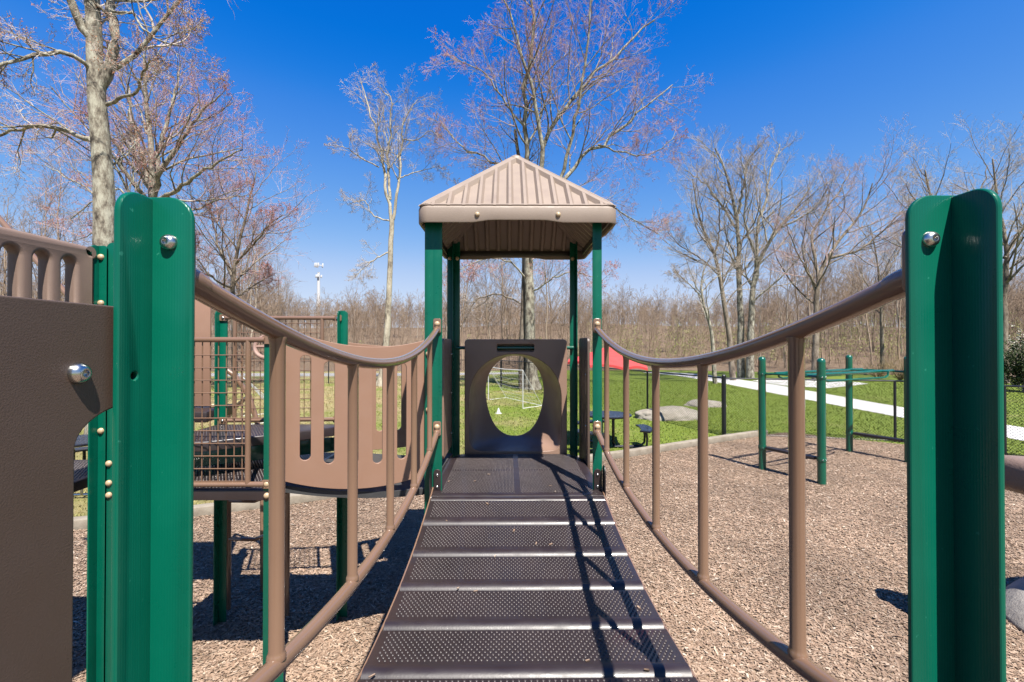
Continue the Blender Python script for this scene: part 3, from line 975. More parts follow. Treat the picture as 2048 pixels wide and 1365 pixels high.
def stray(n):
    rs = np.random.default_rng(3)
    y = rs.uniform(1.4, 4.3, n); x = BC + rs.uniform(-0.56, 0.56, n)
    z = np.where(y > 3.22, DZ, EYE - 1.207 + 0.108 * (y - 2.0) ** 2) + 0.006
    L = rs.uniform(0.006, 0.016, n); W = L * rs.uniform(0.25, 0.45, n); a = rs.uniform(0, 6.28, n)
    ex = np.stack([np.cos(a), np.sin(a), np.where(y > 3.22, 0, np.sin(a) * 0.216 * (y - 2))], -1); pe = np.stack([-np.sin(a), np.cos(a), np.where(y > 3.22, 0, np.cos(a) * 0.216 * (y - 2))], -1)
    c = np.stack([x, y, z], -1); ex = ex * L[:, None]; pe = pe * W[:, None]
    top = np.stack([c - ex - pe, c + ex - pe * 0.7, c + ex * 0.9 + pe, c - ex * 0.8 + pe * 0.8], 1)
    v = np.concatenate([top, top - np.array([0, 0, 0.003])], 1)
    b = np.arange(n) * 8
    f = np.concatenate([np.stack([b + i for i in q_], -1) for q_ in ((0, 1, 2, 3), (0, 1, 5, 4), (1, 2, 6, 5), (2, 3, 7, 6), (3, 0, 4, 7))])
    return np_mesh('stray_chips', v.reshape(-1, 3), f, [M['chips']], attr=np.repeat(rs.random(n), 8))
tag(np_obj('stray_chips', stray(20)), 'a few stray wood chips lying on the bridge treads and platform', 'wood chips', kind='stuff')

# ------------------------------------------------------------------ left play structure
def eyez(v): return EYE + v
xE, yE = -1.466, 2.87
xH, yH = -2.45, 2.87
xFp, yFp = -2.405, 3.82
xG, yG = -1.425, 3.88
LZ = eyez(-0.905)
pE = post(xE, yE, 0, U(545, 668, yE).z, [(-1, 0), (0, 1), (1, 0)], 'green post standing at the left end of the slotted panel bridge')
for py in (968, 991): bolt(pE, (xE - 0.040, yE - FT / 2 - 0.002, U(537, py, yE).z), (0, -1, 0), 'cap', 0.95)
pH = post(xH, yH, 0, U(222, 486, yH).z, [(-1, 0), (1, 0), (0, 1)], 'green post just behind the nearest left post with three bolt caps low on its face')
for py in (927, 966, 990): bolt(pH, (U(219.5, py, yH).x, yH - FT / 2, U(220, py, yH).z), (0, -1, 0), 'cap', 0.95)
xI, yI = U(197, 700, 2.87).x, 2.87
pI = post(xI, yI, 0, U(195, 492, yI).z, [(1, 0), (0, -1)], 'green post at the far left beside the arched slat panel')
for py in (515, 607, 862): bolt(pI, (U(203.5, py, yI).x, yI - FT / 2, U(203, py, yI).z), (0, -1, 0), 'cap', 0.95)
pF = post(xFp, yFp, 0, U(440, 622, yFp).z, [(1, 0), (0, -1), (0, 1)], 'rear green post behind the wire grid, left of the rear grid panel')
pG = post(xG, yG, 0, U(682, 622, yG).z, [(1, 0), (0, -1)], 'rear green post right of the rear wire grid panel, its top against the woods')
bolt(pF, (xFp - 0.01, yFp - 0.07, U(439, 810, yFp).z), (-0.3, -1, 0), 'cap', 0.9)

def grid_panel(x0, x1, y, zt, zb, label, dx, dz, y1=None, capl=None, kind='cap'):
    y1 = y if y1 is None else y1
    def Pt(u, z, off=0): return (x0 + (x1 - x0) * u, y + (y1 - y) * u + off, z)
    g = empty('grid_panel', Pt(0.5, zb), label, 'panel', 'brown wire grid guard panels')
    for nm, z in (('top_rail', zt), ('bottom_rail', zb)):
        m = MB(); m.tube([Pt(0.02, z), Pt(0.5, z), Pt(0.98, z)], 0.0165, 14)
        for u in (0.0, 1.0):
            uu = 0.02 if u == 0 else 0.98
            pl = plate(rrect(-0.035, -0.027, 0.035, 0.027, 0.012), [], 0.010, 0.002)
            place_plate(m, pl, Pt(u, z, 0), (1, 0, 0), (0, 0, 1))
        r_ = m.build(nm, M['tan_pipe'], g)
        for u in (0.0, 1.0):
            if u == 1.0 and kind == 'cap' : continue
            p = Pt(u, z, -0.006)
            bolt(r_, p, (0, -1, 0), kind, 0.9)
    for u in (0.10, 0.865):
        m = MB(); m.tube([Pt(u, zb), Pt(u, zt)], 0.0165, 14); m.build('upright', M['tan_pipe'], g)
    m = MB()
    L = math.hypot(x1 - x0, y1 - y)
    u = 0.10 + dx / L
    while u < 0.865 - 0.3 * dx / L:
        m.tube([Pt(u, zb, 0.004), Pt(u, zt, 0.004)], 0.0036, 6); u += dx / L
    z = zb + 0.02
    while z < zt - 0.02:
        m.tube([Pt(0.10, z, -0.004), Pt(0.865, z, -0.004)], 0.0036, 6); z += dz
    m.build('wire_grid', M['tan_pipe'], g)
    return g
grid_panel(xH + 0.05, xE - 0.035, yE - 0.012, U(450, 680, yE).z, U(450, 968, yE).z, 'front brown wire grid panel with a tube frame beside the left green posts', 0.050, 0.0785)
grid_panel(xFp + 0.035, xG - 0.02, yFp - 0.012, U(560, 636, yFp).z, U(560, 841, yFp).z, 'rear brown wire grid panel between two rear green posts', 0.051, 0.079, y1=yG - 0.015, kind='steel')

def perf_deck(label, poly, z, th=0.066, px=0.0215, py=0.0165, cat='platform', name='deck_platform', slots_=None):
    cx = sum(p[0] for p in poly) / len(poly); cy = sum(p[1] for p in poly) / len(poly)
    o = empty(name, (cx, cy, z), label, cat)
    bm = bmesh.new()
    f = bm.faces.new([bm.verts.new((x, y, z)) for x, y in poly])
    r_ = bmesh.ops.extrude_face_region(bm, geom=[f])
    for v in r_['geom']:
        if isinstance(v, bmesh.types.BMVert): v.co.z -= th
    bmesh.ops.recalc_face_normals(bm, faces=bm.faces[:])
    ed = [e for e in bm.edges if all(abs(v.co.z - z) < 1e-5 for v in e.verts)]
    bmesh.ops.bevel(bm, geom=ed, offset=0.012, segments=3, profile=0.5, affect='EDGES')
    bm.verts.index_update()
    vs = [v.co[:] for v in bm.verts]; fs = [[v.index for v in f.verts] for f in bm.faces]; bm.free()
    xs = [p[0] for p in poly]; ys_ = [p[1] for p in poly]
    g = grid_pts(min(xs) + 0.03, max(xs) - 0.03, min(ys_) + 0.03, max(ys_) - 0.03, px, py)
    shr = [(cx + (x - cx) * 0.93, cy + (y - cy) * 0.93) for x, y in poly]
    g = g[inpoly(g[:, 0], g[:, 1], shr)]
    P = np.concatenate([g, np.full((len(g), 1), z + 0.0002)], 1)
    perf(vs, fs, 'deck_plate', P, (0, 0, 1), (1, 0, 0), (0, 1, 0), o, 0.0047)
    return o
dk1 = perf_deck('lower dark perforated platform between the left green posts behind the front grid', [(-2.47, 2.865), (-1.45, 2.865), (-1.42, 3.86), (-2.40, 3.86)], LZ)
dk2 = perf_deck('upper dark perforated step platform seen through the wire grid on the left', [(-2.36, 3.02), (-2.02, 3.06), (-1.36, 3.56), (-1.34, 3.72), (-2.36, 3.72)], eyez(-0.645))
dk3 = perf_deck('dark platform behind the big brown foreground panel on the far left', [(-3.9, 1.6), (-2.72, 1.6), (-2.72, 2.86), (-2.76, 3.45), (-3.9, 3.45)], eyez(-0.86))
m = MB()
a0 = Vector((-2.36, 3.10, eyez(-0.80))); a1 = Vector((-1.42, 3.66, eyez(-0.80)))
d_ = (a1 - a0); L = d_.length; an = math.atan2(d_.y, d_.x)
m.box((a0 + a1) / 2, (L, 0.012, 0.11), an, 0.003); m.box(((a0 + a1) / 2) + Vector((0, 0.3, 0.0)), (L * 0.9, 0.012, 0.11), an * 0, 0.003)
m.build('support_beam', M['green_pipe'], dk2)
m = MB(); m.box((-1.93, 3.35, LZ - 0.11), (0.96, 0.012, 0.09), 0, 0.003); m.build('support_beam', M['green_pipe'], dk1)
# dark beam and green beam left of the rear post
m = MB(); m.box((-2.72, 3.85, eyez(-0.575)), (0.6, 0.5, 0.085), 0.12, 0.008)
o = m.build('ramp_step', M['deck'], org=(-2.72, 3.85, eyez(-0.62))); tag(o, 'dark brown step edge left of the rear green post', 'step')
m = MB(); m.box((-2.85, 3.70, eyez(-0.77)), (0.95, 0.02, 0.11), 0.1, 0.004)
o = m.build('cross_beam', M['green_pipe'], org=(-2.85, 3.7, eyez(-0.82))); tag(o, 'green cross beam running left from the rear green post', 'beam')
# tall brown boards left of the rear post
bpn = empty('board_panel', (-2.70, 3.95, eyez(-0.5)), 'tall tan plastic board panel behind the front wire grid', 'panel')
m = MB()
zhi, zlo = U(410, 585, 3.9).z, U(410, 812, 3.9).z
xr_ = U(421.5, 700, 3.9).x
m.box((xr_ - 0.36, 3.9, (zhi + zlo) / 2), (0.72, 0.02, zhi - zlo), None, 0.004)
m.box((xr_ - 0.135, 3.886, (zhi + zlo) / 2), (0.012, 0.008, zhi - zlo - 0.02), None, 0.002)
m.build('plastic_sheet', M['tan_panel'], bpn)
# steering ring
m = MB()
cR = U(538, 694, 3.45)
m.tube([cR + Vector((0.105 * math.cos(2 * PI * k / 28), 0.02 * math.sin(2 * PI * k / 28), 0.085 * math.sin(2 * PI * k / 28))) for k in range(28)], 0.016, 10, closed=True)
m.tube([cR + Vector((-0.10, 0, 0)), cR + Vector((0.10, 0, 0))], 0.011, 8)
m.tube([cR + Vector((0, 0, 0)), cR + Vector((0, 0.08, -0.02))], 0.014, 8)
tag(m.build('steering_wheel', M['pinkring'], org=cR), 'pinkish tan toy steering ring half hidden by a green post', 'steering wheel')

# arched slat panel (rotomoulded) upper left
xs_ = xI - 0.03
def slat_panel():
    o = empty('slat_panel', (xs_, 2.2, eyez(-0.35)), 'light brown moulded plastic panel with arched openings at the upper left', 'panel')
    z1 = U(155, 491, 2.76).z
    ya, yb = 1.3, 2.832
    outer = [(ya, z1 - 1.0), (yb, z1 - 1.0)] + arc(yb - 0.06, z1 - 0.06, 0.06, 0, 90, 8) + [(ya, z1)]
    hl = []
    for i in range(8):
        y = 2.669 - i * 0.155
        r = 0.042
        hl.append(list(reversed(arc(y, z1 - 0.088 - r, r, 0, 180, 10) + [(y - r, z1 - 0.92), (y + r, z1 - 0.92)])))
    hl.append(list(reversed(arc(2.80, z1 - 0.035, 0.014, 0, 345, 14))))
    pl = plate(outer, hl, 0.085, 0.022)
    m = MB(); place_plate(m, pl, (xs_, 0, 0), (0, 1, 0), (0, 0, 1)); m.build('moulded_body', M['slats'], o, angle=60)
    m = MB(); m.tube([(xs_ - 0.05, 2.80, z1 - 0.035), (xI + 0.012, 2.81, z1 - 0.035)], 0.010, 10); m.build('pin', M['green_pipe'], o)
    return o
slat_panel()
# sloping pole behind
m = MB()
m.tube([U(-60, 372, 3.6), U(0, 440, 3.55), U(140, 596, 3.5), U(190, 655, 3.45)], 0.021, 12)
tag(m.build('sloping_pole', M['tan_pipe'], org=U(190, 655, 3.45)), 'brown tube sloping down behind the arched slat panel', 'pole')
# climber pipes behind the rear grid
m = MB()
m.tube([U(452, 740, 4.4), U(470, 752, 4.4), U(498, 792, 4.4), U(525, 880, 4.35), (U(527, 960, 4.3).x, 4.3, 0.0)], 0.024, 12)
m.tube([U(498, 792, 4.4), U(470, 815, 4.6), U(448, 850, 4.8), (U(446, 900, 4.9).x, 4.9, 0.0)], 0.020, 12)
tag(m.build('climber_frame', M['tan_pipe'], org=(U(527, 960, 4.3).x, 4.3, 0)), 'bent brown tube climber standing behind the rear wire grid', 'climber')
# loop ladder under the left deck
lad = empty('loop_ladder', (U(464, 1010, 4.0).x, 4.05, 0), 'brown tube ladder with curved rungs under the left decks', 'ladder')
m = MB(); xl = U(457, 1000, 4.0).x
m.tube([(xl, 4.0, 0), (xl, 4.0, LZ - 0.07)], 0.022, 12); m.build('pole', M['tan_pipe'], lad)
for zz in (0.62, 0.95):
    m = MB(); m.tube([(xl, 4.0, zz), (xl + 0.25, 3.96, zz + 0.01), (xl + 0.42, 3.93, zz + 0.08), (xl + 0.56, 3.9, zz + 0.16)], 0.016, 10); m.build('rung', M['tan_pipe'], lad)
m = MB(); m.tube([(xl + 0.56, 3.9, 0), (xl + 0.56, 3.9, LZ - 0.07)], 0.02, 12); m.build('pole', M['tan_pipe'], lad)

# slotted panel bridge from the left structure to the tower
pb = empty('panel_bridge', (-1.0, 3.6, eyez(-1.05)), 'curved tan bridge with slotted plastic side panels leading left from the tower', 'bridge')
def slotted(p0, p1, zt_, zb_, dt, db, slots_u, sw, rt=0.03, tilt=0.0):
    p0 = Vector((*p0, 0)); p1 = Vector((*p1, 0)); L = (p1 - p0).length
    top = []; bot = []
    N_ = 26
    for i in range(N_ + 1):
        u = i / N_
        c_ = 1 - (2 * u - 1) ** 2
        top.append((u * L, zt_ - dt * c_ - tilt * u)); bot.append((u * L, zb_ - db * c_ - tilt * u))
    r = rt
    top2 = [t for t in top if r < t[0] < L - r]
    outer = bot + arc(L - r, top[-1][1] - r, r, 0, 75, 5) + list(reversed(top2)) + arc(r, top[0][1] - r, r, 105, 180, 5)
    hl = []
    for u in slots_u:
        c_ = 1 - (2 * u - 1) ** 2
        hl.append(list(reversed(slot(u * L, zb_ - db * c_ - tilt * u + 0.165, zt_ - dt * c_ - tilt * u - 0.13, sw))))
    pl = plate(outer, hl, 0.019, 0.003)
    m = MB(); place_plate(m, pl, p0, (p1 - p0), (0, 0, 1)); m.build('slotted_panel', M['tan_panel'], pb)
q0 = (U(566, 800, 2.945).x, 2.945); q1 = (U(856, 800, 3.365).x, 3.365)
us = [(613 - 566) / 290.0, (660 - 566) / 290.0, (708 - 566) / 290.0, (756 - 566) / 290.0, (804 - 566) / 290.0]
us = [u * 2.945 / 3.365 * 1.0 + 0 for u in us]
us2 = []
for pxx in (613, 660, 708, 756, 804):
    k_ = (pxx - 1016) / F
    # intersect the ray with the line q0-q1
    dx, dy = q1[0] - q0[0], q1[1] - q0[1]
    us2.append((k_ * q0[1] - q0[0]) / (dx - k_ * dy))
slotted(q0, q1, U(566, 655, 2.945).z, U(566, 962, 2.945).z, 0.088, 0.080, us2, 0.066, tilt=0.072)
slotted((U(684, 800, 3.98).x, 3.98), (CL - 0.02, 4.50), U(684, 683, 3.98).z, U(684, 900, 3.98).z, 0.045, 0.04, [0.16, 0.32, 0.48, 0.66, 0.84], 0.07)
# bridge walkway
N_ = 20; vs = []; fs = []
for i in range(N_ + 1):
    u = i / N_; c_ = 1 - (2 * u - 1) ** 2
    a_ = Vector((q0[0] - 0.02 + (q1[0] - q0[0] + 0.02) * u, q0[1] + 0.015 + (q1[1] - q0[1]) * u, 0))
    b_ = Vector((-1.43 + (CL + 1.43) * u, 3.95 + 0.53 * u, 0))
    z = LZ + (DZ - LZ) * u - 0.035 * c_
    for p, h in ((a_, 0), (b_, 0), (b_, -0.045), (a_, -0.045)): vs.append((p.x, p.y, z + h))
for i in range(N_):
    for k in range(4):
        k2 = (k + 1) % 4
        fs.append((i * 4 + k, i * 4 + k2, i * 4 + 4 + k2, i * 4 + 4 + k))
fs += [(0, 1, 2, 3), (N_ * 4, N_ * 4 + 1, N_ * 4 + 2, N_ * 4 + 3)]
m = MB(); m.add(vs, fs); m.build('walkway', M['rubber'], pb, angle=50)
for py in (708, 820):
    bolt(pb, (U(856, py, 3.31).x, FAR - FT / 2, U(857, py, 3.325).z), (0, -1, 0), 'cap', 0.95)

# ------------------------------------------------------------------ monkey bars
mk = empty('monkey_bars', (6.2, 8.6, 0), 'green four post overhead ladder with low dark step beams on the mulch', 'monkey bars')
A_ = Vector((4.715, 8.41, 0)); B_ = Vector((5.19, 7.5, 0)); C_ = Vector((7.375, 9.78, 0)); D_ = B_ + (C_ - A_)
for p in (A_, B_, C_, D_):
    m = MB()
    h = 2.09
    m.tube([p + Vector((0, 0, z)) for z in (0, h - 0.065)] , 0.064, 20, cap=False)
    m.lathe([(0.064, 0), (0.062, 0.018), (0.054, 0.040), (0.036, 0.057), (0.015, 0.064), (0.0, 0.065)], p + Vector((0, 0, h - 0.065)), (0, 0, 1), 20)
    po = m.build('post', M['green_pipe'], mk, angle=50)
    for zc_ in (1.775, 0.415):
        m = MB(); m.lathe([(0.064, -0.032), (0.072, -0.03), (0.073, 0.0), (0.072, 0.03), (0.064, 0.032)], p + Vector((0, 0, zc_)), (0, 0, 1), 20)
        co = m.build('collar', M['green_pipe'], po)
        for sx in (-0.028, 0.028):
            bolt(co, p + Vector((sx, -0.069, zc_)), (sx * 3, -1, 0), 'steel', 0.8)
for a_, b_ in ((A_, B_), (C_, D_)):
    d_ = (b_ - a_).normalized()
    an = math.atan2(d_.y, d_.x)
    m = MB(); c_ = (a_ + b_) / 2
    m.box(c_ + Vector((0, 0, 0.415)), ((b_ - a_).length - 0.17, 0.12, 0.05), an, 0.006)
    m.build('step_beam', M['deck'], mk)
    m = MB(); m.tube([a_ + d_ * 0.06 + Vector((0, 0, 1.775)), a_ + d_ * 0.2 + Vector((0, 0, 1.78)), b_ - d_ * 0.2 + Vector((0, 0, 1.78)), b_ - d_ * 0.06 + Vector((0, 0, 1.775))], 0.021, 12)
    m.build('cross_bar', M['green_pipe'], mk)
ax_ = (C_ - A_); dn = ax_.normalized(); cr = (B_ - A_).normalized()
for f_ in (0.24, 0.76):
    m = MB()
    s0 = A_ + (B_ - A_) * f_ + Vector((0, 0, 1.79))
    m.tube([s0, s0 + ax_], 0.027, 12)
    m.build('overhead_rail', M['green_pipe'], mk)
for f_ in (0.12, 0.88):
    s0 = A_ + (B_ - A_) * f_ + Vector((0, 0, 1.785))
    m = MB()
    m.tube([s0 + ax_ * 0.10, s0 + ax_ * 0.105 + Vector((0, 0, -0.07)), s0 + ax_ * 0.14 + Vector((0, 0, -0.105)), s0 + ax_ * 0.80 + Vector((0, 0, -0.105)), s0 + ax_ * 0.835 + Vector((0, 0, -0.07)), s0 + ax_ * 0.84], 0.018, 10)
    m.build('drop_handle', M['green_pipe'], mk)
for u in (0.10, 0.84):
    m = MB(); s0 = A_ + ax_ * u + Vector((0, 0, 1.79))
    m.tube([s0 + (B_ - A_) * 0.10, s0 + (B_ - A_) * 0.9], 0.015, 10); m.build('rung', M['green_pipe'], mk)

# ------------------------------------------------------------------ chain link fences
def fence(label, pts, h=1.46, gate=None, pitch=0.07, rail_r=0.021, post_r=0.029, ends=(False, False), posts=True, wr=0.0036):
    f = empty('chain_link_fence', (*pts[0], 0), label, 'fence', 'black chain link fences round the lawn')
    vs = []; fs = []; nb = 0
    for (x0, y0), (x1, y1) in zip(pts[:-1], pts[1:]):
        a_ = Vector((x0, y0, 0)); b_ = Vector((x1, y1, 0)); d_ = b_ - a_; L = d_.length; d_ /= L
        m = MB(); m.tube([a_ + Vector((0, 0, h)), b_ + Vector((0, 0, h))], rail_r, 8); m.build('top_rail', M['fence'], f)
        nseg = max(1, round(L / 3.0))
        for i in range(nseg + 1 if (x1, y1) == pts[-1] else nseg):
            p = a_ + d_ * L * i / nseg
            end = (i == 0 and (x0, y0) == pts[0] and ends[0]) or (i == nseg and ends[1])
            m = MB(); r = post_r * (1.75 if end else 1)
            m.tube([p, p + Vector((0, 0, h + (0.05 if end else 0.0)))], r, 10)
            if end: m.lathe([(r, 0), (r * 1.1, 0.01), (r * 0.8, 0.035), (0, 0.05)], p + Vector((0, 0, h + 0.05)), (0, 0, 1), 10)
            m.build('fence_post', M['fence'], f)
        # wire diagonals
        hh = h - 0.03
        for sgn in (1, -1):
            s = -hh if sgn > 0 else 0.0
            while s < (L if sgn > 0 else L + hh):
                s0, s1 = s, s + sgn * hh
                z0, z1 = 0.02, hh
                lo, hi = (s0, s1) if sgn > 0 else (s1, s0)
                # clip to 0..L
                def zat(q): return z0 + (z1 - z0) * abs(q - s0) / hh
                ca, cb = max(min(s0, L), 0), max(min(s1, L), 0)
                if abs(ca - cb) > 0.01:
                    pa = a_ + d_ * ca + Vector((0, 0, zat(ca))); pb_ = a_ + d_ * cb + Vector((0, 0, zat(cb)))
                    t = (pb_ - pa).normalized(); nrm = Vector((-d_.y, d_.x, 0)); q_ = t.cross(nrm)
                    for p in (pa, pb_):
                        for an in (90, 210, 330):
                            vs.append(p + nrm * (wr * math.cos(R(an)) + sgn * wr) + q_ * wr * math.sin(R(an)))
                    for k in range(3): fs.append((nb + k, nb + (k + 1) % 3, nb + 3 + (k + 1) % 3, nb + 3 + k))
                    nb += 6
                s += pitch
        m = MB(); m.tube([a_ + Vector((0, 0, 0.04)), b_ + Vector((0, 0, 0.04))], 0.003, 5); m.build('tension_wire', M['fence'], f)
    o_ = f.location
    me = np_mesh('wire_mesh', np.array([(v.x - o_.x, v.y - o_.y, v.z - o_.z) for v in vs]), np.array(fs), [M['fence']])
    np_obj('wire_mesh', me, f)
    return f
fence('black chain link fence running back from its thick corner post past the boulders', [(5.5, 11.55), (4.45, 14.5), (3.1, 17.6), (1.02, 22.2), (-0.35, 24.7)], ends=(True, False))
fence('black chain link fence along the white gravel path behind the monkey bars', [(5.5, 11.62), (9.2, 10.75), (10.4, 9.45), (13.0, 6.6)], ends=(False, False), h=1.45, pitch=0.066, wr=0.0032)
fence('far black chain link fence crossing behind the left lawn before the paved path', [(-0.4, 24.8), (-8, 27.0), (-16, 27.5), (-34, 27.5)], pitch=0.14)

# ------------------------------------------------------------------ lawn things
def boulder(cx, cy, sx, sy, sz, seed, label, rot=0.0, mat='rock', sub=5, amp=0.16):
    bm = bmesh.new()
    bmesh.ops.create_icosphere(bm, subdivisions=sub, radius=1)
    from mathutils import noise
    for v in bm.verts:
        p = v.co.copy()
        k = 1 + amp * noise.noise(p * 1.3 + Vector((seed, 0, 0))) + amp * 0.4 * noise.noise(p * 3.6 + Vector((0, seed, 0))) + amp * 0.15 * noise.noise(p * 9 + Vector((0, 0, seed)))
        v.co = Vector((p.x * sx, p.y * sy, p.z * sz)) * k
    bm.transform(Matrix.Translation((0, 0, 0)) @ Matrix.Rotation(rot, 4, 'Z'))
    me = bpy.data.meshes.new('boulder'); bm.to_mesh(me); bm.free()
    me.shade_smooth(); me.materials.append(M[mat])
    o = bpy.data.objects.new('boulder', me); o.location = (cx, cy, 0); col.objects.link(o)
    return tag(o, label, 'rock', 'pale boulders sunk in the lawn')
boulder(5.12, 14.35, 1.12, 0.62, 0.36, 3, 'larger low pale granite boulder in the grass behind the fence', 0.1)
boulder(7.45, 17.2, 0.75, 0.5, 0.24, 9, 'smaller flat pale granite boulder farther up the lawn', -0.12)
# cone
m = MB(); cp = (U(997, 827, 15.3).x, 15.3, 0)
m.lathe([(0.115, 0.0), (0.115, 0.012), (0.075, 0.014), (0.055, 0.07), (0.018, 0.185), (0.0, 0.19)], cp, (0, 0, 1), 20)
tag(m.build('marker_cone', M['white'], org=cp), 'small white marker cone on the lawn seen through the tunnel', 'cone')
# goals
def goal(label, g0, g1, back, h, netmat):
    g0 = Vector((*g0, 0)); g1 = Vector((*g1, 0)); bk = Vector((*back, 0))
    g = empty('soccer_goal', g0, label, 'goal', 'small portable soccer goals')
    up = Vector((0, 0, h))
    for nm, pts in (('goal_post', [g0, g0 + up]), ('goal_post', [g1, g1 + up]), ('crossbar', [g0 + up, (g0 + g1) / 2 + up + Vector((0, 0, -0.03)), g1 + up]),
                    ('base_bar', [g0, g0 + bk, g1 + bk, g1]), ('stay', [g0 + up, g0 + bk]), ('stay', [g1 + up, g1 + bk])):
        m = MB(); m.tube(pts, 0.017 if nm != 'stay' else 0.009, 8); m.build(nm, M['white'], g)
    m = MB()
    N_ = 13
    for i in range(N_ + 1):
        u = i / N_
        a_ = g0.lerp(g1, u)
        sg = Vector((0, 0, -0.10 * math.sin(PI * u)))
        m.tube([a_ + up, a_ + up * 0.55 + bk * 0.40 + sg, a_ + bk + Vector((0, 0, 0.03))], 0.003, 4, cap=False)
    for i in range(1, 8):
        s = i / 8
        m.tube([g0 + up * (1 - s) + bk * s * 0.95, (g0 + g1) / 2 + up * (1 - s) + bk * s * 0.95 + Vector((0, 0, -0.08 * math.sin(PI * s))), g1 + up * (1 - s) + bk * s * 0.95], 0.003, 4, cap=False)
    m.build('net', M['netting'], g)
goal('white framed soccer goal with netting seen through the crawl tunnel', (0.54, 16.5), (-0.82, 19.1), (0.75, 0.75), 1.38, 'netting')
goal('small white soccer goal on the lawn behind the left wire grids', (U(432, 800, 13.5).x, 14.8), (U(505, 800, 13.5).x, 13.2), (0.9, 0.9), 1.3, 'netting')

# picnic tables
def picnic_table(loc, rot, label, umbrella=False):
    t = empty('picnic_table', loc, label, 'picnic table', 'round black picnic tables')
    X_, Y_ = loc[0], loc[1]
    def Q(r, a, z): return Vector((X_ + r * math.cos(a + rot), Y_ + r * math.sin(a + rot), z))
    m = MB()
    m.lathe([(0.02, 0.715), (0.46, 0.715), (0.50, 0.708), (0.52, 0.715), (0.535, 0.728), (0.535, 0.742), (0.52, 0.752), (0.49, 0.752), (0.02, 0.750)], (X_, Y_, 0), (0, 0, 1), 40)
    tp = m.build('tabletop', M['black'], t)
    for i in range(3):
        a = i * 2 * PI / 3
        # boomerang seat
        ri, rout, half = 0.70, 0.98, 0.50
        poly = []
        for k in range(13):
            b = a - half + 2 * half * k / 12
            poly.append((rout * math.cos(b + rot), rout * math.sin(b + rot)))
        for k in range(13):
            b = a + half - 2 * half * k / 12
            rr = ri - 0.0 + 0.05 * abs(k - 6) / 6
            poly.append((rr * math.cos(b + rot), rr * math.sin(b + rot)))
        pl = plate(poly, [], 0.045, 0.018)
        m = MB(); place_plate(m, pl, (X_, Y_, 0.445), (1, 0, 0), (0, 1, 0)); m.build('seat', M['black'], t)
        m = MB()
        for da in (-0.22, 0.22):
            m.tube([Q(0.84, a + da, 0.43), Q(0.86, a + da, 0.25), Q(0.85, a + da, 0.10), Q(0.76, a + da * 0.8, 0.035), Q(0.5, a + da * 0.5, 0.03), Q(0.14, a + da, 0.03)], 0.025, 10)
        m.build('seat_leg', M['black'], t)
        m = MB(); a2 = a + 0.5
        m.tube([Q(0.34, a2, 0.71), Q(0.20, a2, 0.68), Q(0.15, a2, 0.60), Q(0.15, a2, 0.10), Q(0.18, a2, 0.03)], 0.034, 10)
        m.build('table_leg', M['black'], t)
    return t
TL = (U(1215, 832, 10.25).x, 10.25, 0)
picnic_table(TL, -0.15, 'round black picnic table with three curved seats right of the tower')
picnic_table((U(150, 900, 7.5).x, 7.55, 0), 0.35, 'black picnic table half hidden behind the big brown foreground panel')
um = empty('patio_umbrella', TL, 'bright red umbrella opened over the black picnic table', 'umbrella')
m = MB(); m.tube([Vector(TL) + Vector((0, 0, 0.03)), Vector(TL) + Vector((0.02, 0.02, 2.32))], 0.019, 10); m.build('pole', M['black'], um)
vs = []; fs = []
RU = 0.93; NS = 8; SUBS = 6; RINGS = 6
tl = Matrix.Rotation(R(4), 3, 'Y') @ Matrix.Rotation(R(2), 3, 'X')
apex = Vector(TL) + Vector((0.02, 0.02, 2.27))
allr = []
for s in range(RINGS + 1):
    fr = s / RINGS
    ring = []
    for k in range(NS * SUBS):
        seg = k // SUBS; u = (k % SUBS) / SUBS
        a0 = 2 * PI * seg / NS + 0.2; a1 = a0 + 2 * PI / NS
        p = Vector((math.cos(a0), math.sin(a0), 0)).lerp(Vector((math.cos(a1), math.sin(a1), 0)), u) * RU * fr
        sagk = (0.05 * fr ** 3 - 0.035 * fr * (1 - fr)) * math.sin(PI * u)
        ring.append(Vector((p.x, p.y, -0.40 * fr ** 1.08 + sagk)))
    allr.append(ring)
K = NS * SUBS
for h in (0.0, -0.006):
    b = len(vs)
    for ring in allr:
        for p in ring: vs.append(apex + tl @ (p + Vector((0, 0, h))))
    for s in range(RINGS):
        for k in range(K):
            k2 = (k + 1) % K
            fs.append((b + s * K + k, b + s * K + k2, b + (s + 1) * K + k2, b + (s + 1) * K + k))
# valance
b = len(vs)
for k in range(K):
    p = apex + tl @ (allr[-1][k] + Vector((0, 0, 0.0))); q_ = apex + tl @ (allr[-1][k] * 1.005 + Vector((0, 0, -0.05)))
    vs.append(p); vs.append(q_)
for k in range(K):
    k2 = (k + 1) % K
    fs.append((b + 2 * k, b + 2 * k2, b + 2 * k2 + 1, b + 2 * k + 1))
m = MB(); m.add(vs, fs); m.build('canopy', M['red'], um, angle=20)
for k in range(NS):
    a0 = 2 * PI * k / NS + 0.2
    m = MB(); e_ = apex + tl @ Vector((math.cos(a0) * RU * 0.97, math.sin(a0) * RU * 0.97, -0.425))
    m.tube([apex + Vector((0, 0, -0.06)), e_], 0.007, 6); m.build('rib', M['black'], um)
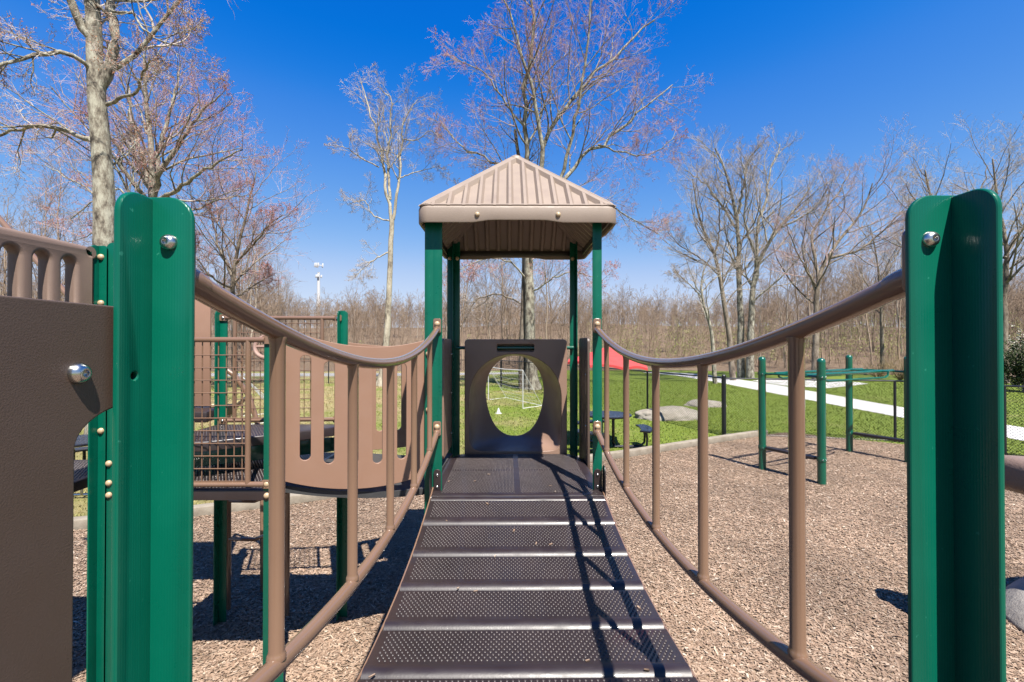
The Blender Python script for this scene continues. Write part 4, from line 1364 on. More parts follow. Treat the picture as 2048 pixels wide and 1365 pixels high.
# small things on the left lawn
m = MB(); p_ = Vector((U(180, 960, 6.9).x, 6.9, 0))
m.tube([p_ + Vector((-0.35, 0, 0.42)), p_ + Vector((0.3, 0.05, 0.42))], 0.022, 8); m.tube([p_ + Vector((-0.35, 0, 0.06)), p_ + Vector((0.3, 0.05, 0.06))], 0.02, 8)
m.tube([p_ + Vector((-0.12, 0, 0.06)), p_ + Vector((-0.12, 0, 0.42))], 0.018, 8); m.tube([p_ + Vector((0.25, 0, 0.0)), p_ + Vector((0.25, 0, 0.42))], 0.018, 8)
m.tube([p_ + Vector((-0.3, 0, 0.0)), p_ + Vector((-0.3, 0, 0.42))], 0.018, 8)
tag(m.build('metal_rack', M['steel'], org=p_), 'low steel tube rack on the grass left of the far left post', 'rack')

# climbing rock at the right edge
ck = empty('climbing_rock', (5.36, 3.12, 0), 'stacked grey moulded climbing rock at the lower right edge', 'climbing rock')
from mathutils import noise as mnoise
def lumps(name, cx, cy, H, prof, lay, seed, n=6):
    bm = bmesh.new()
    bmesh.ops.create_icosphere(bm, subdivisions=6, radius=1)
    for v in bm.verts:
        p = v.co.copy()
        h = p.z * 0.5 + 0.5
        st = h * n + 0.5 * mnoise.noise(p * 1.3 + Vector((seed, 0, 0)))
        fr = st - math.floor(st)
        bulge = lay * (math.sin(PI * fr) ** 0.45 - 0.6)
        blk = lay * 1.2 * mnoise.noise(Vector((math.atan2(p.y, p.x) * 1.4, math.floor(st) * 2.7, seed)))
        d2 = Vector((p.x, p.y)); ln = max(d2.length, 1e-4)
        q_ = d2 / ln * min(1.0, ln * 2.2) * (prof(h) + bulge + blk)
        v.co = Vector((cx + q_.x, cy + q_.y, h * H - 0.10)) + p * lay * 0.25 * mnoise.noise(p * 6)
    bmesh.ops.smooth_vert(bm, verts=bm.verts[:], factor=0.25, use_axis_x=True, use_axis_y=True, use_axis_z=True)
    me = bpy.data.meshes.new(name); bm.to_mesh(me); bm.free(); me.shade_smooth(); me.materials.append(M['fakerock'])
    np_obj(name, me, ck)
lumps('moulded_body', 0, 0, 2.0, lambda h: 1.42 - 1.15 * h ** 0.8, 0.10, 3.0, 7)
lumps('shadow_column', 3.72 - 5.36, 3.66 - 3.12, 1.08, lambda h: 0.20 - 0.07 * h, 0.03, 8.0, 4)  # unseen column added behind the right post to cast the shadow beside it
# tan plastic end behind the right post, carried by a green post outside the frame
e0 = U(1998, 944, 0.86); e1 = U(2300, 968, 0.80)
hb_ = empty('plastic_handhold', (e1.x + 0.03, e1.y, 0), 'tan rounded plastic bar poking out right of the right foreground post', 'bar')
m = MB()
m.box((e0 + e1) / 2 + Vector((0, 0, -0.004)), ((e1 - e0).length, 0.10, 0.066), Matrix.Rotation(R(3.5), 3, 'Y'), 0.022, seg=5)
m.build('plastic_bar', M['slats'], hb_)
m = MB(); m.tube([(e1.x + 0.03, e1.y, 0), (e1.x + 0.03, e1.y, EYE + 0.1)], 0.045, 18)
m.build('post', M['green_pipe'], hb_)

# ------------------------------------------------------------------ communication mast
mast = empty('cell_tower', (U(637, 600, 150).x, 150, 0), 'white communication mast with antenna arms above the left woods', 'mast')
mx = mast.location.x
zt_ = U(637, 545, 150).z
m = MB(); m.tube([(mx, 150, 0), (mx, 150, zt_ * 0.5), (mx, 150, zt_)], [0.75, 0.6, 0.42], 12); m.build('pole', M['mast'], mast)
for zz, ws in ((U(637, 531, 150).z, 0.72), (U(637, 553, 150).z, 0.5)):
    m = MB()
    for k in range(3):
        a = k * 2 * PI / 3 + 0.5
        m.tube([(mx, 150, zz), (mx + 1.5 * ws * math.cos(a), 150 + 1.5 * ws * math.sin(a), zz)], 0.12, 6)
        for s in (-0.75, 0, 0.75):
            cx_, cy_ = mx + 1.7 * ws * math.cos(a) - s * ws * math.sin(a), 150 + 1.7 * ws * math.sin(a) + s * ws * math.cos(a)
            m.box((cx_, cy_, zz), (0.34, 0.34, 1.7 * ws), a, 0.04)
    m.build('antenna_array', M['mast'], mast)

# ------------------------------------------------------------------ trees
def tubes_np(pts, rad, Msd):
    N, S1, _ = pts.shape
    t = np.empty_like(pts)
    t[:, 1:-1] = pts[:, 2:] - pts[:, :-2]; t[:, 0] = pts[:, 1] - pts[:, 0]; t[:, -1] = pts[:, -1] - pts[:, -2]
    t /= np.linalg.norm(t, axis=-1, keepdims=True) + 1e-9
    ref = np.where(np.abs(t[..., 2:3]) > 0.9, np.array([1.0, 0.13, 0]), np.array([0.0, 0.0, 1.0]))
    ref = np.broadcast_to(ref[:, :1], t.shape)
    u = np.cross(t, ref); u /= np.linalg.norm(u, axis=-1, keepdims=True) + 1e-9
    q = np.cross(t, u)
    an = np.arange(Msd) * 2 * PI / Msd
    v = pts[:, :, None] + rad[:, :, None, None] * (np.cos(an)[:, None] * u[:, :, None] + np.sin(an)[:, None] * q[:, :, None])
    ix = np.arange(N * S1 * Msd).reshape(N, S1, Msd)
    a = ix[:, :-1]; b = np.roll(a, -1, 2); d = ix[:, 1:]; c = np.roll(d, -1, 2)
    f = np.stack([a, b, c, d], -1).reshape(-1, 4)
    return v.reshape(-1, 3), f
def grow(rg, P, D, L, Rr, S, wander, trop, rend=0.35):
    N = len(P); pts = np.empty((N, S + 1, 3)); pts[:, 0] = P; d = D.copy(); p = P.copy()
    for s in range(S):
        d = d + rg.normal(0, wander, (N, 3)); d[:, 2] += trop
        d /= np.linalg.norm(d, axis=1, keepdims=True)
        p = p + d * (L / S)[:, None]
        pts[:, s + 1] = p
    t = np.linspace(0, 1, S + 1)
    return pts, Rr[:, None] * (1 - (1 - rend) * t)[None]
def spawn(rg, pts, rad, L, k, tmin, ang, ratio, rr=0.62, spread=0.2):
    N, S1, _ = pts.shape; S = S1 - 1
    t = tmin + (1 - tmin) * (np.arange(k)[None] + rg.random((N, k))) / k * 0.995
    i = np.minimum((t * S).astype(int), S - 1); fr = t * S - i
    r_ = np.arange(N)[:, None]
    a = pts[r_, i]; b = pts[r_, i + 1]
    P = a + (b - a) * fr[..., None]
    T = (b - a); T /= np.linalg.norm(T, axis=-1, keepdims=True) + 1e-9
    rv = rg.normal(0, 1, (N, k, 3)); rv -= (rv * T).sum(-1, keepdims=True) * T
    rv /= np.linalg.norm(rv, axis=-1, keepdims=True) + 1e-9
    an = R(1) * rg.normal(ang, ang * spread, (N, k))[..., None]
    D = np.cos(an) * T + np.sin(an) * rv
    Lc = L[:, None] * ratio * (1.12 - 0.62 * t) * rg.uniform(0.65, 1.25, (N, k))
    ra = rad[r_, i] + (rad[r_, i + 1] - rad[r_, i]) * fr
    Rc = ra * rr * rg.uniform(0.75, 1.1, (N, k))
    return P.reshape(-1, 3), D.reshape(-1, 3), Lc.ravel(), Rc.ravel()
def smooth_path(pts, S):
    pts = np.array(pts, float); n = len(pts)
    seg = np.linalg.norm(np.diff(pts, axis=0), axis=1); cum = np.concatenate([[0], np.cumsum(seg)])
    tt = np.linspace(0, cum[-1], S + 1)
    out = np.empty((S + 1, 3))
    for c in range(3):
        m_ = np.gradient(pts[:, c], cum) if n > 2 else np.full(n, (pts[-1, c] - pts[0, c]) / cum[-1])
        k = np.clip(np.searchsorted(cum, tt, side='right') - 1, 0, n - 2)
        h = cum[k + 1] - cum[k]; u = (tt - cum[k]) / h
        out[:, c] = (2 * u**3 - 3 * u**2 + 1) * pts[k, c] + (u**3 - 2 * u**2 + u) * h * m_[k] + (-2 * u**3 + 3 * u**2) * pts[k + 1, c] + (u**3 - u**2) * h * m_[k + 1]
    return out, cum[-1]
class Acc:
    def __init__(s): s.v = []; s.f = []; s.n = 0
    def add(s, v, f): s.v.append(v); s.f.append(f + s.n); s.n += len(v)
    def get(s): return np.concatenate(s.v), np.concatenate(s.f)
def bud_quads(rg, P, size, per, jit):
    P = np.repeat(P, per, 0); n = len(P)
    P = P + rg.normal(0, jit, (n, 3))
    a = rg.normal(0, 1, (n, 3)); a /= np.linalg.norm(a, axis=1, keepdims=True)
    b = np.cross(a, rg.normal(0, 1, (n, 3))); b /= np.linalg.norm(b, axis=1, keepdims=True)
    s = size * rg.uniform(0.5, 1.3, (n, 1))
    v = np.stack([P - a * s, P - b * s * 0.55, P + a * s, P + b * s * 0.55], 1).reshape(-1, 3)
    return v, np.arange(n * 4).reshape(n, 4)
def tree_parts(seed, paths, org, lv, bark_, twig_, bud=None, budsize=0.03, budper=2, tropism=0.05, name='tree', wob=0.055, flare=None):
    """paths: list of (points, r0, r1, k_branches, tmin, length_ratio); lv: list of (k, angle, ratio, S, M, wander)"""
    rg = np.random.default_rng(seed)
    tr = Acc(); cr = Acc(); org = np.array(org, float)
    P1, D1, L1, R1 = [], [], [], []
    for (pp, r0, r1, k, tmin, ratio) in paths:
        S = 16
        pts, L = smooth_path([tuple(p) for p in pp], S)
        pts[1:-1] += rg.normal(0, wob * (0.2 if pp is paths[0][0] else 1.0), (S - 1, 3)) * L * 0.12
        t = np.linspace(0, 1, S + 1)
        rad = r0 + (r1 - r0) * t
        if flare and pp is paths[0][0]: rad = rad + r0 * flare * np.exp(-t * 22)
        v, f = tubes_np(pts[None], rad[None], 10)
        tr.add(v, f)
        if k:
            a = spawn(rg, pts[None], rad[None], np.array([L]), k, tmin, lv[0][1], ratio * 1.3, 0.5)
            P1.append(a[0]); D1.append(a[1]); L1.append(a[2]); R1.append(np.clip(a[3], 0.012, 0.07))
    P, D, L, Rr = np.concatenate(P1), np.concatenate(D1), np.concatenate(L1), np.concatenate(R1)
    tips = []
    for i, (k, ang, ratio, S, Ms, wander) in enumerate(lv):
        pts, rad = grow(rg, P, D, L, Rr, S, wander, tropism, 0.3)
        v, f = tubes_np(pts, rad, Ms); (tr if i == 0 else cr).add(v, f)
        if i >= len(lv) - 2: tips.append(pts[:, 1:].reshape(-1, 3) if i == len(lv) - 1 else pts[:, -1])
        if k: P, D, L, Rr = spawn(rg, pts, rad, L, k, 0.18, ang, ratio, 0.62); Rr = np.maximum(Rr, 0.0050)
    tv, tf = tr.get(); cv, cf = cr.get()
    me_t = np_mesh('trunk', tv - org, tf, [bark_], smooth=True)
    faces = [cf]; mats = [twig_]; mi = np.zeros(len(cf), int)
    if bud is not None:
        bp = np.concatenate(tips); bp = bp[rg.random(len(bp)) < 0.8]
        bv, bf = bud_quads(rg, bp, budsize, budper, budsize * 1.2)
        faces = [np.concatenate([cf, bf + len(cv)])]; cv = np.concatenate([cv, bv]); mats = [twig_, bud]
        mi = np.concatenate([mi, np.ones(len(bf), int)])
    me_c = np_mesh('crown', cv - org, faces, mats, mi=mi)
    return me_t, me_c
def put_tree(name, mes, org, label, group=None):
    t = empty(name, org, label, 'tree', group)
    np_obj('trunk', mes[0], t); np_obj('crown', mes[1], t)
    return t
def path_px(pts, d, jit=None):
    """pixel polyline at depth d (+ optional per point depth offsets)"""
    return [U(p[0], p[1], d + (p[2] if len(p) > 2 else 0)) for p in pts]
def ground(px, d): return Vector((U(px, 690, d).x, d, 0.0))
LV = [(7, 40, 0.58, 8, 5, 0.14), (5, 42, 0.60, 6, 4, 0.16), (3, 38, 0.60, 4, 3, 0.17), (0, 0, 0, 3, 3, 0.2)]
LVd = [(8, 42, 0.50, 7, 5, 0.15), (7, 42, 0.52, 5, 4, 0.17), (5, 40, 0.55, 3, 3, 0.2), (0, 0, 0, 2, 3, 0.22)]

# big lichen tree on the left
d = 11.0; b = ground(214, d)
pt = path_px
mes = tree_parts(11, [
    ([b] + pt([(212, 640), (208, 470), (205, 330), (198, 200), (192, 100), (182, 0), (176, -160), (170, -330)], d), 0.30, 0.09, 7, 0.55, 0.24),
    (pt([(199, 178), (212, 140), (229, 103), (230, 60), (218, 10, 0.2), (214, -60, 0.4), (225, -220, 0.8)], d), 0.115, 0.05, 8, 0.3, 0.42),
    (pt([(193, 90), (160, 45, -0.2), (135, -10, -0.4), (100, -120, -0.8), (60, -260, -1)], d), 0.10, 0.04, 9, 0.15, 0.42),
    (pt([(190, 150), (165, 122, -0.3), (115, 104, -0.6), (60, 112, -0.9), (0, 132, -1.3), (-90, 150, -1.6)], d), 0.055, 0.022, 12, 0.2, 0.40),
    (pt([(196, 292), (160, 270, 0.2), (95, 255, 0.5), (40, 260, 0.8), (-60, 282, 1.2)], d), 0.06, 0.024, 12, 0.2, 0.42),
    (pt([(214, 210), (245, 195, -0.3), (264, 190, -0.5), (282, 160, -0.8), (300, 120, -1.2)], d), 0.045, 0.016, 8, 0.3, 0.45),
    (pt([(219, 22, 0.16), (262, 25, -0.2), (290, 60, -0.5), (330, 85, -0.8), (370, 92, -1.0)], d), 0.035, 0.012, 9, 0.25, 0.40),
    (pt([(208, 320), (225, 330, 0.4), (262, 300, 0.8), (275, 270, 1)], d), 0.025, 0.01, 4, 0.3, 0.5),
], b, LV, M['bark'], M['twig'], M['bud_orange'], 0.015, 1, 0.03, flare=0.5)
put_tree('oak_tree', mes, b, 'large lichen covered tree with orange buds at the far left, cut by the top edge')

# maple left
d = 21.0; b = ground(318, d)
lim = []
rgm = np.random.default_rng(5)
mes = tree_parts(21, [
    ([b] + pt([(314, 640), (308, 480), (304, 395), (302, 300), (292, 200), (288, 110)], d), 0.30, 0.05, 11, 0.5, 0.30),
    (pt([(306, 400), (325, 340, -0.4), (372, 270, -0.8), (410, 215, -1), (440, 190, -1)], d), 0.14, 0.03, 11, 0.15, 0.42),
    (pt([(306, 392), (318, 300, 0.5), (345, 210, 1), (360, 130, 1.4)], d), 0.14, 0.03, 11, 0.2, 0.40),
    (pt([(303, 395), (285, 320, 0.6), (262, 230, 1), (255, 150, 1.4)], d), 0.13, 0.03, 11, 0.2, 0.40),
    (pt([(308, 405), (345, 385, -0.6), (420, 335, -1.2), (485, 300, -1.6)], d), 0.11, 0.025, 11, 0.15, 0.42),
    (pt([(300, 410), (262, 360, -0.8), (215, 300, -1.5), (170, 230, -2)], d), 0.11, 0.025, 11, 0.15, 0.42),
    (pt([(309, 430), (370, 425, 0.8), (440, 400, 1.5), (495, 390, 2)], d), 0.08, 0.02, 13, 0.15, 0.42),
    (pt([(300, 440), (240, 420, 0.8), (160, 370, 1.6), (90, 330, 2)], d), 0.08, 0.02, 13, 0.15, 0.42),
    (pt([(305, 470), (280, 440, -1), (240, 380, -1.8), (140, 440, -2)], d), 0.06, 0.02, 10, 0.2, 0.42),
], b, LV, M['bark'], M['twig_red'], M['bud_red'], 0.021, 1, 0.06)
put_tree('maple_tree', mes, b, 'broad bare maple with reddish twigs behind the nearest left post')

# maple beside it, red tipped
d = 25.0; b = ground(470, d)
mes_m2 = tree_parts(31, [
    ([b] + pt([(468, 640), (466, 560), (480, 480), (500, 400), (512, 345)], d), 0.17, 0.03, 16, 0.35, 0.40),
    (pt([(467, 560), (440, 500, 0.6), (425, 430, 1), (420, 380, 1)], d), 0.09, 0.02, 14, 0.2, 0.42),
    (pt([(470, 530), (505, 490, -0.6), (540, 450, -1), (565, 430, -1)], d), 0.07, 0.02, 13, 0.2, 0.42),
    (pt([(467, 580), (430, 560, -0.8), (395, 520, -1), (370, 490, -1)], d), 0.06, 0.02, 12, 0.2, 0.42),
    (pt([(468, 600), (510, 570, 0.8), (545, 550, 1.2)], d), 0.06, 0.02, 12, 0.2, 0.42),
], b, LV, M['bark_dark'], M['twig_red'], M['bud_red'], 0.022, 1, 0.06)
put_tree('maple_tree', mes_m2, b, 'smaller red budded maple right of the nearest left post')

# thin pale tree left of the tower
d = 25.6; b = ground(761, d)
mes = tree_parts(41, [
    ([b] + pt([(768, 735), (775, 640), (780, 540), (784, 440)], d), 0.19, 0.13, 0, 0.6, 0.2),
    (pt([(783, 445), (772, 370), (758, 290, 0.3), (738, 215, 0.5), (722, 165, 0.6)], d), 0.10, 0.025, 13, 0.25, 0.26),
    (pt([(780, 400), (776, 330), (781, 250, -0.3), (778, 190, -0.5), (760, 175, -0.6)], d), 0.09, 0.022, 12, 0.25, 0.26),
    (pt([(786, 440), (797, 370), (803, 290, 0.4), (812, 230, 0.6), (835, 200, 0.8)], d), 0.09, 0.022, 13, 0.25, 0.28),
    (pt([(778, 505), (752, 518, -0.3), (735, 530, -0.5), (712, 552, -0.9)], d), 0.045, 0.014, 10, 0.25, 0.42),
    (pt([(780, 442), (748, 432, 0.2), (728, 402, 0.4), (694, 410, 0.8)], d), 0.045, 0.014, 10, 0.25, 0.42),
    (pt([(758, 335), (725, 318, -0.2), (700, 300, -0.5), (665, 290, -0.8)], d), 0.04, 0.012, 10, 0.25, 0.42),
    (pt([(800, 356), (830, 345, 0.3), (858, 338, 0.5), (882, 330, 0.8)], d), 0.035, 0.012, 8, 0.25, 0.42),
    (pt([(806, 280), (835, 280, -0.3), (860, 262, -0.6), (875, 270, -0.9)], d), 0.035, 0.012, 8, 0.25, 0.42),
], b, LV, M['bark_pale'], M['twig'], M['bud_tan'], 0.010, 1, 0.02, flare=0.6)
put_tree('birch_tree', mes, b, 'slender pale barked tree standing alone left of the roofed tower')

# big forked tree behind the roof
d = 23.6; b = ground(1064, d)
mes = tree_parts(51, [
    ([b] + pt([(1062, 740), (1060, 640), (1058, 520), (1062, 430), (1068, 380)], d), 0.29, 0.20, 5, 0.55, 0.22),
    (pt([(1064, 420), (1078, 330), (1090, 285), (1125, 225, 0.4), (1190, 150, 0.8), (1260, 80, 1.2), (1310, 40, 1.5)], d), 0.14, 0.035, 14, 0.25, 0.28),
    (pt([(1062, 430), (1056, 330), (1050, 230, -0.4), (1056, 120, -0.8), (1062, 20, -1), (1068, -90, -1.2)], d), 0.15, 0.04, 16, 0.2, 0.26),
    (pt([(1066, 400), (1084, 330, -0.5), (1074, 230, -0.9), (1060, 160, -1.2), (1030, 60, -1.4), (1000, -30, -1.6)], d), 0.13, 0.035, 15, 0.25, 0.26),
    (pt([(1070, 430), (1125, 355, 0.5), (1165, 310, 0.9), (1235, 265, 1.3), (1310, 200, 1.8), (1345, 170, 2)], d), 0.13, 0.028, 15, 0.25, 0.30),
    (pt([(1118, 364, 0.45), (1142, 280, 0.1), (1165, 170, -0.6), (1180, 60, -1), (1185, -60, -1.3)], d), 0.10, 0.028, 15, 0.2, 0.28),
    (pt([(1058, 420), (1020, 340, 0.4), (975, 320, 0.8), (930, 300, 1.2), (885, 250, 1.6)], d), 0.09, 0.022, 14, 0.25, 0.36),
    (pt([(1052, 262, -0.3), (1000, 190, -0.8), (960, 140, -1.2), (900, 115, -1.6)], d), 0.06, 0.018, 13, 0.2, 0.40),
    (pt([(1092, 400, 0.22), (1130, 378, 0.3), (1190, 392, 0.5), (1250, 430, 0.8), (1320, 470, 1.2)], d), 0.065, 0.018, 14, 0.15, 0.38),
    (pt([(1196, 290, 1.1), (1270, 310, 0.6), (1320, 300, -1), (1355, 270, -1.2)], d), 0.05, 0.016, 12, 0.2, 0.40),
    (pt([(1058, 560), (1010, 520, -0.6), (960, 520, -1), (915, 545, -1.4)], d), 0.05, 0.016, 10, 0.2, 0.40),
    (pt([(1060, 590), (1100, 560, -0.6), (1150, 545, -1), (1205, 565, -1.4)], d), 0.05, 0.016, 10, 0.2, 0.40),
], b, LV, M['bark'], M['twig_red'], M['bud_red'], 0.022, 1, 0.045, flare=0.9)
put_tree('oak_tree', mes, b, 'tall wide crowned tree with reddish buds rising behind the tower roof')
d = 23.9; b = ground(1044, d)
mes = tree_parts(52, [
    ([b] + pt([(1045, 700), (1049, 560), (1050, 450), (1042, 350), (1030, 260)], d), 0.20, 0.08, 8, 0.5, 0.25),
    (pt([(1047, 470), (1015, 420, 0.5), (985, 390, 0.9), (940, 385, 1.3)], d), 0.06, 0.02, 9, 0.2, 0.4),
    (pt([(1046, 610), (1000, 590, 0.5), (955, 600, 0.9), (930, 640, 1.3)], d), 0.05, 0.018, 8, 0.2, 0.4),
], b, LV, M['bark_dark'], M['twig'], M['bud_tan'], 0.018, 1, 0.03)
put_tree('oak_tree', mes, b, 'darker slim trunk close against the left of the big forked tree')

# right group
def rtree(seed, d, base, paths, label, bark_='bark', twig_='twig', bud='bud_tan', bs=0.015, lv=LV, name='oak_tree', trop=0.07, budper=1):
    b = ground(base, d)
    P = []
    for i, (p, r0, r1, k, tm, ra) in enumerate(paths):
        p = [(v[0], v[1] + 0.12 * max(0, 640 - v[1])) + tuple(v[2:]) for v in p]
        q_ = pt(p, d)
        if i == 0: q_ = [b] + q_
        P.append((q_, r0, r1, k, tm, ra))
    put_tree(name, tree_parts(seed, P, b, lv, M[bark_], M[twig_], M[bud], bs, budper, trop), b, label)
rtree(61, 31, 1482, [
    ([(1480, 640), (1478, 540), (1476, 430), (1460, 340), (1440, 270), (1430, 250)], 0.26, 0.05, 15, 0.35, 0.27),
    ([(1478, 440), (1430, 360, 0.6), (1400, 320, 1), (1370, 300, 1.4)], 0.10, 0.025, 12, 0.2, 0.38),
    ([(1477, 400), (1490, 320, -0.6), (1500, 270, -1), (1520, 245, -1.2)], 0.10, 0.025, 13, 0.2, 0.34),
    ([(1478, 520), (1440, 470, -0.6), (1410, 455, -1), (1385, 470, -1.4)], 0.06, 0.02, 10, 0.2, 0.4)],
    'tall bare tree, left stem of the pair behind the right railing')
rtree(62, 30.4, 1500, [
    ([(1502, 640), (1510, 540), (1525, 490), (1560, 430), (1590, 390), (1620, 340)], 0.27, 0.04, 15, 0.35, 0.30),
    ([(1508, 560), (1515, 450, 0.5), (1530, 370, 0.9), (1545, 290, 1.3), (1560, 240, 1.5)], 0.14, 0.03, 14, 0.25, 0.30),
    ([(1560, 430), (1600, 410, -0.5), (1640, 370, -0.9), (1660, 330, -1.2)], 0.07, 0.02, 12, 0.2, 0.38),
    ([(1515, 500), (1490, 420, -0.6), (1492, 340, -1), (1480, 270, -1.4)], 0.10, 0.02, 13, 0.2, 0.34)],
    'tall bare tree forking to the right, right stem of the pair behind the right railing')
rtree(63, 29.5, 1466, [
    ([(1456, 660), (1445, 580), (1428, 490), (1405, 430), (1392, 370), (1385, 320)], 0.20, 0.035, 14, 0.35, 0.30),
    ([(1440, 540), (1400, 500, 0.5), (1360, 470, 0.9), (1335, 440, 1.2)], 0.06, 0.02, 12, 0.2, 0.4),
    ([(1430, 500), (1440, 420, -0.5), (1432, 350, -0.8)], 0.07, 0.02, 11, 0.2, 0.38)],
    'bare tree leaning left in the group behind the right railing', 'bark_dark')
rtree(64, 27, 1430, [
    ([(1420, 650), (1406, 595), (1402, 560), (1410, 520), (1420, 500)], 0.14, 0.03, 9, 0.4, 0.35),
    ([(1404, 590), (1375, 555, 0.4), (1350, 530, 0.7)], 0.05, 0.015, 9, 0.2, 0.42),
    ([(1404, 575), (1440, 540, 0.4), (1470, 540, 0.7)], 0.04, 0.013, 8, 0.2, 0.42)],
    'short crooked bare tree at the left of the right hand group', 'bark')
rtree(65, 29, 1630, [
    ([(1633, 640), (1636, 560), (1645, 520), (1680, 460), (1720, 400), (1745, 330)], 0.22, 0.035, 16, 0.35, 0.34),
    ([(1637, 550), (1625, 460, 0.5), (1650, 390, 0.9), (1690, 330, 1.2), (1700, 300, 1.4)], 0.11, 0.025, 14, 0.25, 0.34),
    ([(1660, 500), (1720, 480, -0.6), (1780, 420, -1), (1815, 380, -1.3)], 0.09, 0.02, 14, 0.2, 0.38),
    ([(1636, 570), (1600, 500, -0.6), (1580, 450, -1), (1572, 420, -1.2)], 0.07, 0.02, 12, 0.2, 0.38)],
    'wide bare tree sweeping right above the monkey bars', 'bark_dark', 'twig_red', 'bud_tan')
rtree(66, 30, 1890, [
    ([(1888, 640), (1890, 520), (1880, 430), (1860, 360), (1850, 300)], 0.22, 0.04, 15, 0.4, 0.32),
    ([(1889, 500), (1925, 420, 0.6), (1960, 350, 1), (1975, 290, 1.2)], 0.11, 0.025, 14, 0.2, 0.36),
    ([(1886, 470), (1850, 400, -0.6), (1820, 350, -1), (1812, 330, -1.2)], 0.09, 0.02, 13, 0.2, 0.36)],
    'bare tree with yellowish twig tips behind the right foreground post', 'bark_dark', 'twig', 'bud_yellow', 0.018)
rtree(67, 27, 2010, [
    ([(2008, 620), (2012, 480), (2000, 400), (1990, 330), (1985, 275)], 0.2, 0.035, 15, 0.35, 0.34),
    ([(2010, 500), (2050, 420, 0.6), (2090, 340, 1), (2110, 280, 1.2)], 0.11, 0.025, 14, 0.2, 0.36),
    ([(2010, 560), (2045, 520, -0.6), (2080, 480, -1), (2100, 430, -1.2)], 0.08, 0.02, 13, 0.2, 0.38),
    ([(2006, 470), (1975, 420, -0.6), (1950, 400, -1), (1945, 370, -1.2)], 0.07, 0.02, 12, 0.2, 0.38)],
    'bare tree with yellow twig tips at the far right edge', 'bark_dark', 'twig', 'bud_yellow', 0.018)
rtree(68, 34, 1765, [
    ([(1763, 640), (1760, 560), (1752, 490), (1740, 430)], 0.15, 0.03, 13, 0.4, 0.36),
    ([(1760, 560), (1790, 500, 0.5), (1810, 450, 0.9)], 0.07, 0.02, 12, 0.2, 0.4)],
    'slimmer bare tree between the sweeping tree and the right foreground post', 'bark_dark')

# ------------------------------------------------------------------ the woods behind
def wood_tree(seed, H, k1, k2, k3, Ms=3, lean=0.03, r=None, rmin=0.010, t0=0.32):
    rg = np.random.default_rng(seed)
    ac = Acc()
    r0 = r or H * 0.0078
    pts, rad = grow(rg, np.zeros((1, 3)), np.array([[rg.normal(0, lean), rg.normal(0, lean), 1.0]]), np.array([H]), np.array([r0]), 9, 0.05, 0.06, 0.16)
    pts[:, 0, 2] -= 0.3
    v, f = tubes_np(pts, rad, 5); ac.add(v, f); nb = len(v)
    P, D, L, Rr = spawn(rg, pts, rad, np.array([H]), k1, t0, 40, 0.36, 0.5)
    lv = [(k2, 40, 0.58, 4, Ms), (k3, 40, 0.62, 2, Ms), (0, 0, 0, 1 if t0 < 0.2 else 2, Ms)]
    for i, (k, ang, ratio, S, ms) in enumerate(lv):
        Rr = np.maximum(Rr, rmin)
        pts, rad = grow(rg, P, D, L, Rr, S, 0.16, 0.10, 0.4)
        v, f = tubes_np(pts, rad, ms); ac.add(v, f)
        if not k: break
        P, D, L, Rr = spawn(rg, pts, rad, L, k, 0.2, ang, ratio, 0.6)
    v, f = ac.get()
    return v, f, nb
def tree_mesh(v, f, nb, seed):
    rg = np.random.default_rng(seed)
    tone = np.concatenate([np.full(nb, rg.uniform(0.45, 1.0)), rg.normal(0.58, 0.06) + rg.normal(0, 0.06, len(v) - nb)])
    return np_mesh('woodland_tree', v, f, [M['farwood']], attr=np.clip(tone, 0, 1), smooth=True)
protos = []
for i in range(8):
    v, f, nb = wood_tree(100 + i, 11 + (i % 4) * 1.3, 17, 6, 4)
    protos.append(tree_mesh(v, f, nb, i))
rg = np.random.default_rng(99)
GL = 'slender bare grey brown tree in the woods beyond the lawn'
GG = 'bare trees along the front of the woods'
cnt = 0
def add_wood(x, y, s, i):
    o = bpy.data.objects.new('woodland_tree', protos[i % 8])
    o.location = (x, y, float(hill(x, y)) - 0.05); o.rotation_euler = (0, 0, rg.uniform(0, 6.28)); o.scale = (s, s, s * rg.uniform(0.92, 1.1))
    col.objects.link(o); tag(o, GL, 'tree', GG)
for i in range(150):
    y = 41 + rg.random() ** 1.3 * 30
    px = rg.uniform(-120, 2160)
    x = (px - 1016) / F * y
    e = float(edge(x))
    y = max(y, e + 1.0 + rg.random() * 4)
    s = rg.uniform(0.50, 0.95)
    if 590 < px < 690: continue
    if px < 560: s = rg.uniform(0.75, 1.25) * (1.2 if px < 330 else 1.0)
    elif px > 1500: s = rg.uniform(0.6, 1.05)
    elif 650 < px < 1500: s = rg.uniform(0.34, 0.56)
    add_wood(x, y, s, i)
for i in range(16):
    px = rg.uniform(870, 1190); y = 41.5 + rg.random() * 6
    x = (px - 1016) / F * y
    add_wood(x, max(y, float(edge(x)) + 0.5), rg.uniform(0.62, 0.95), i)
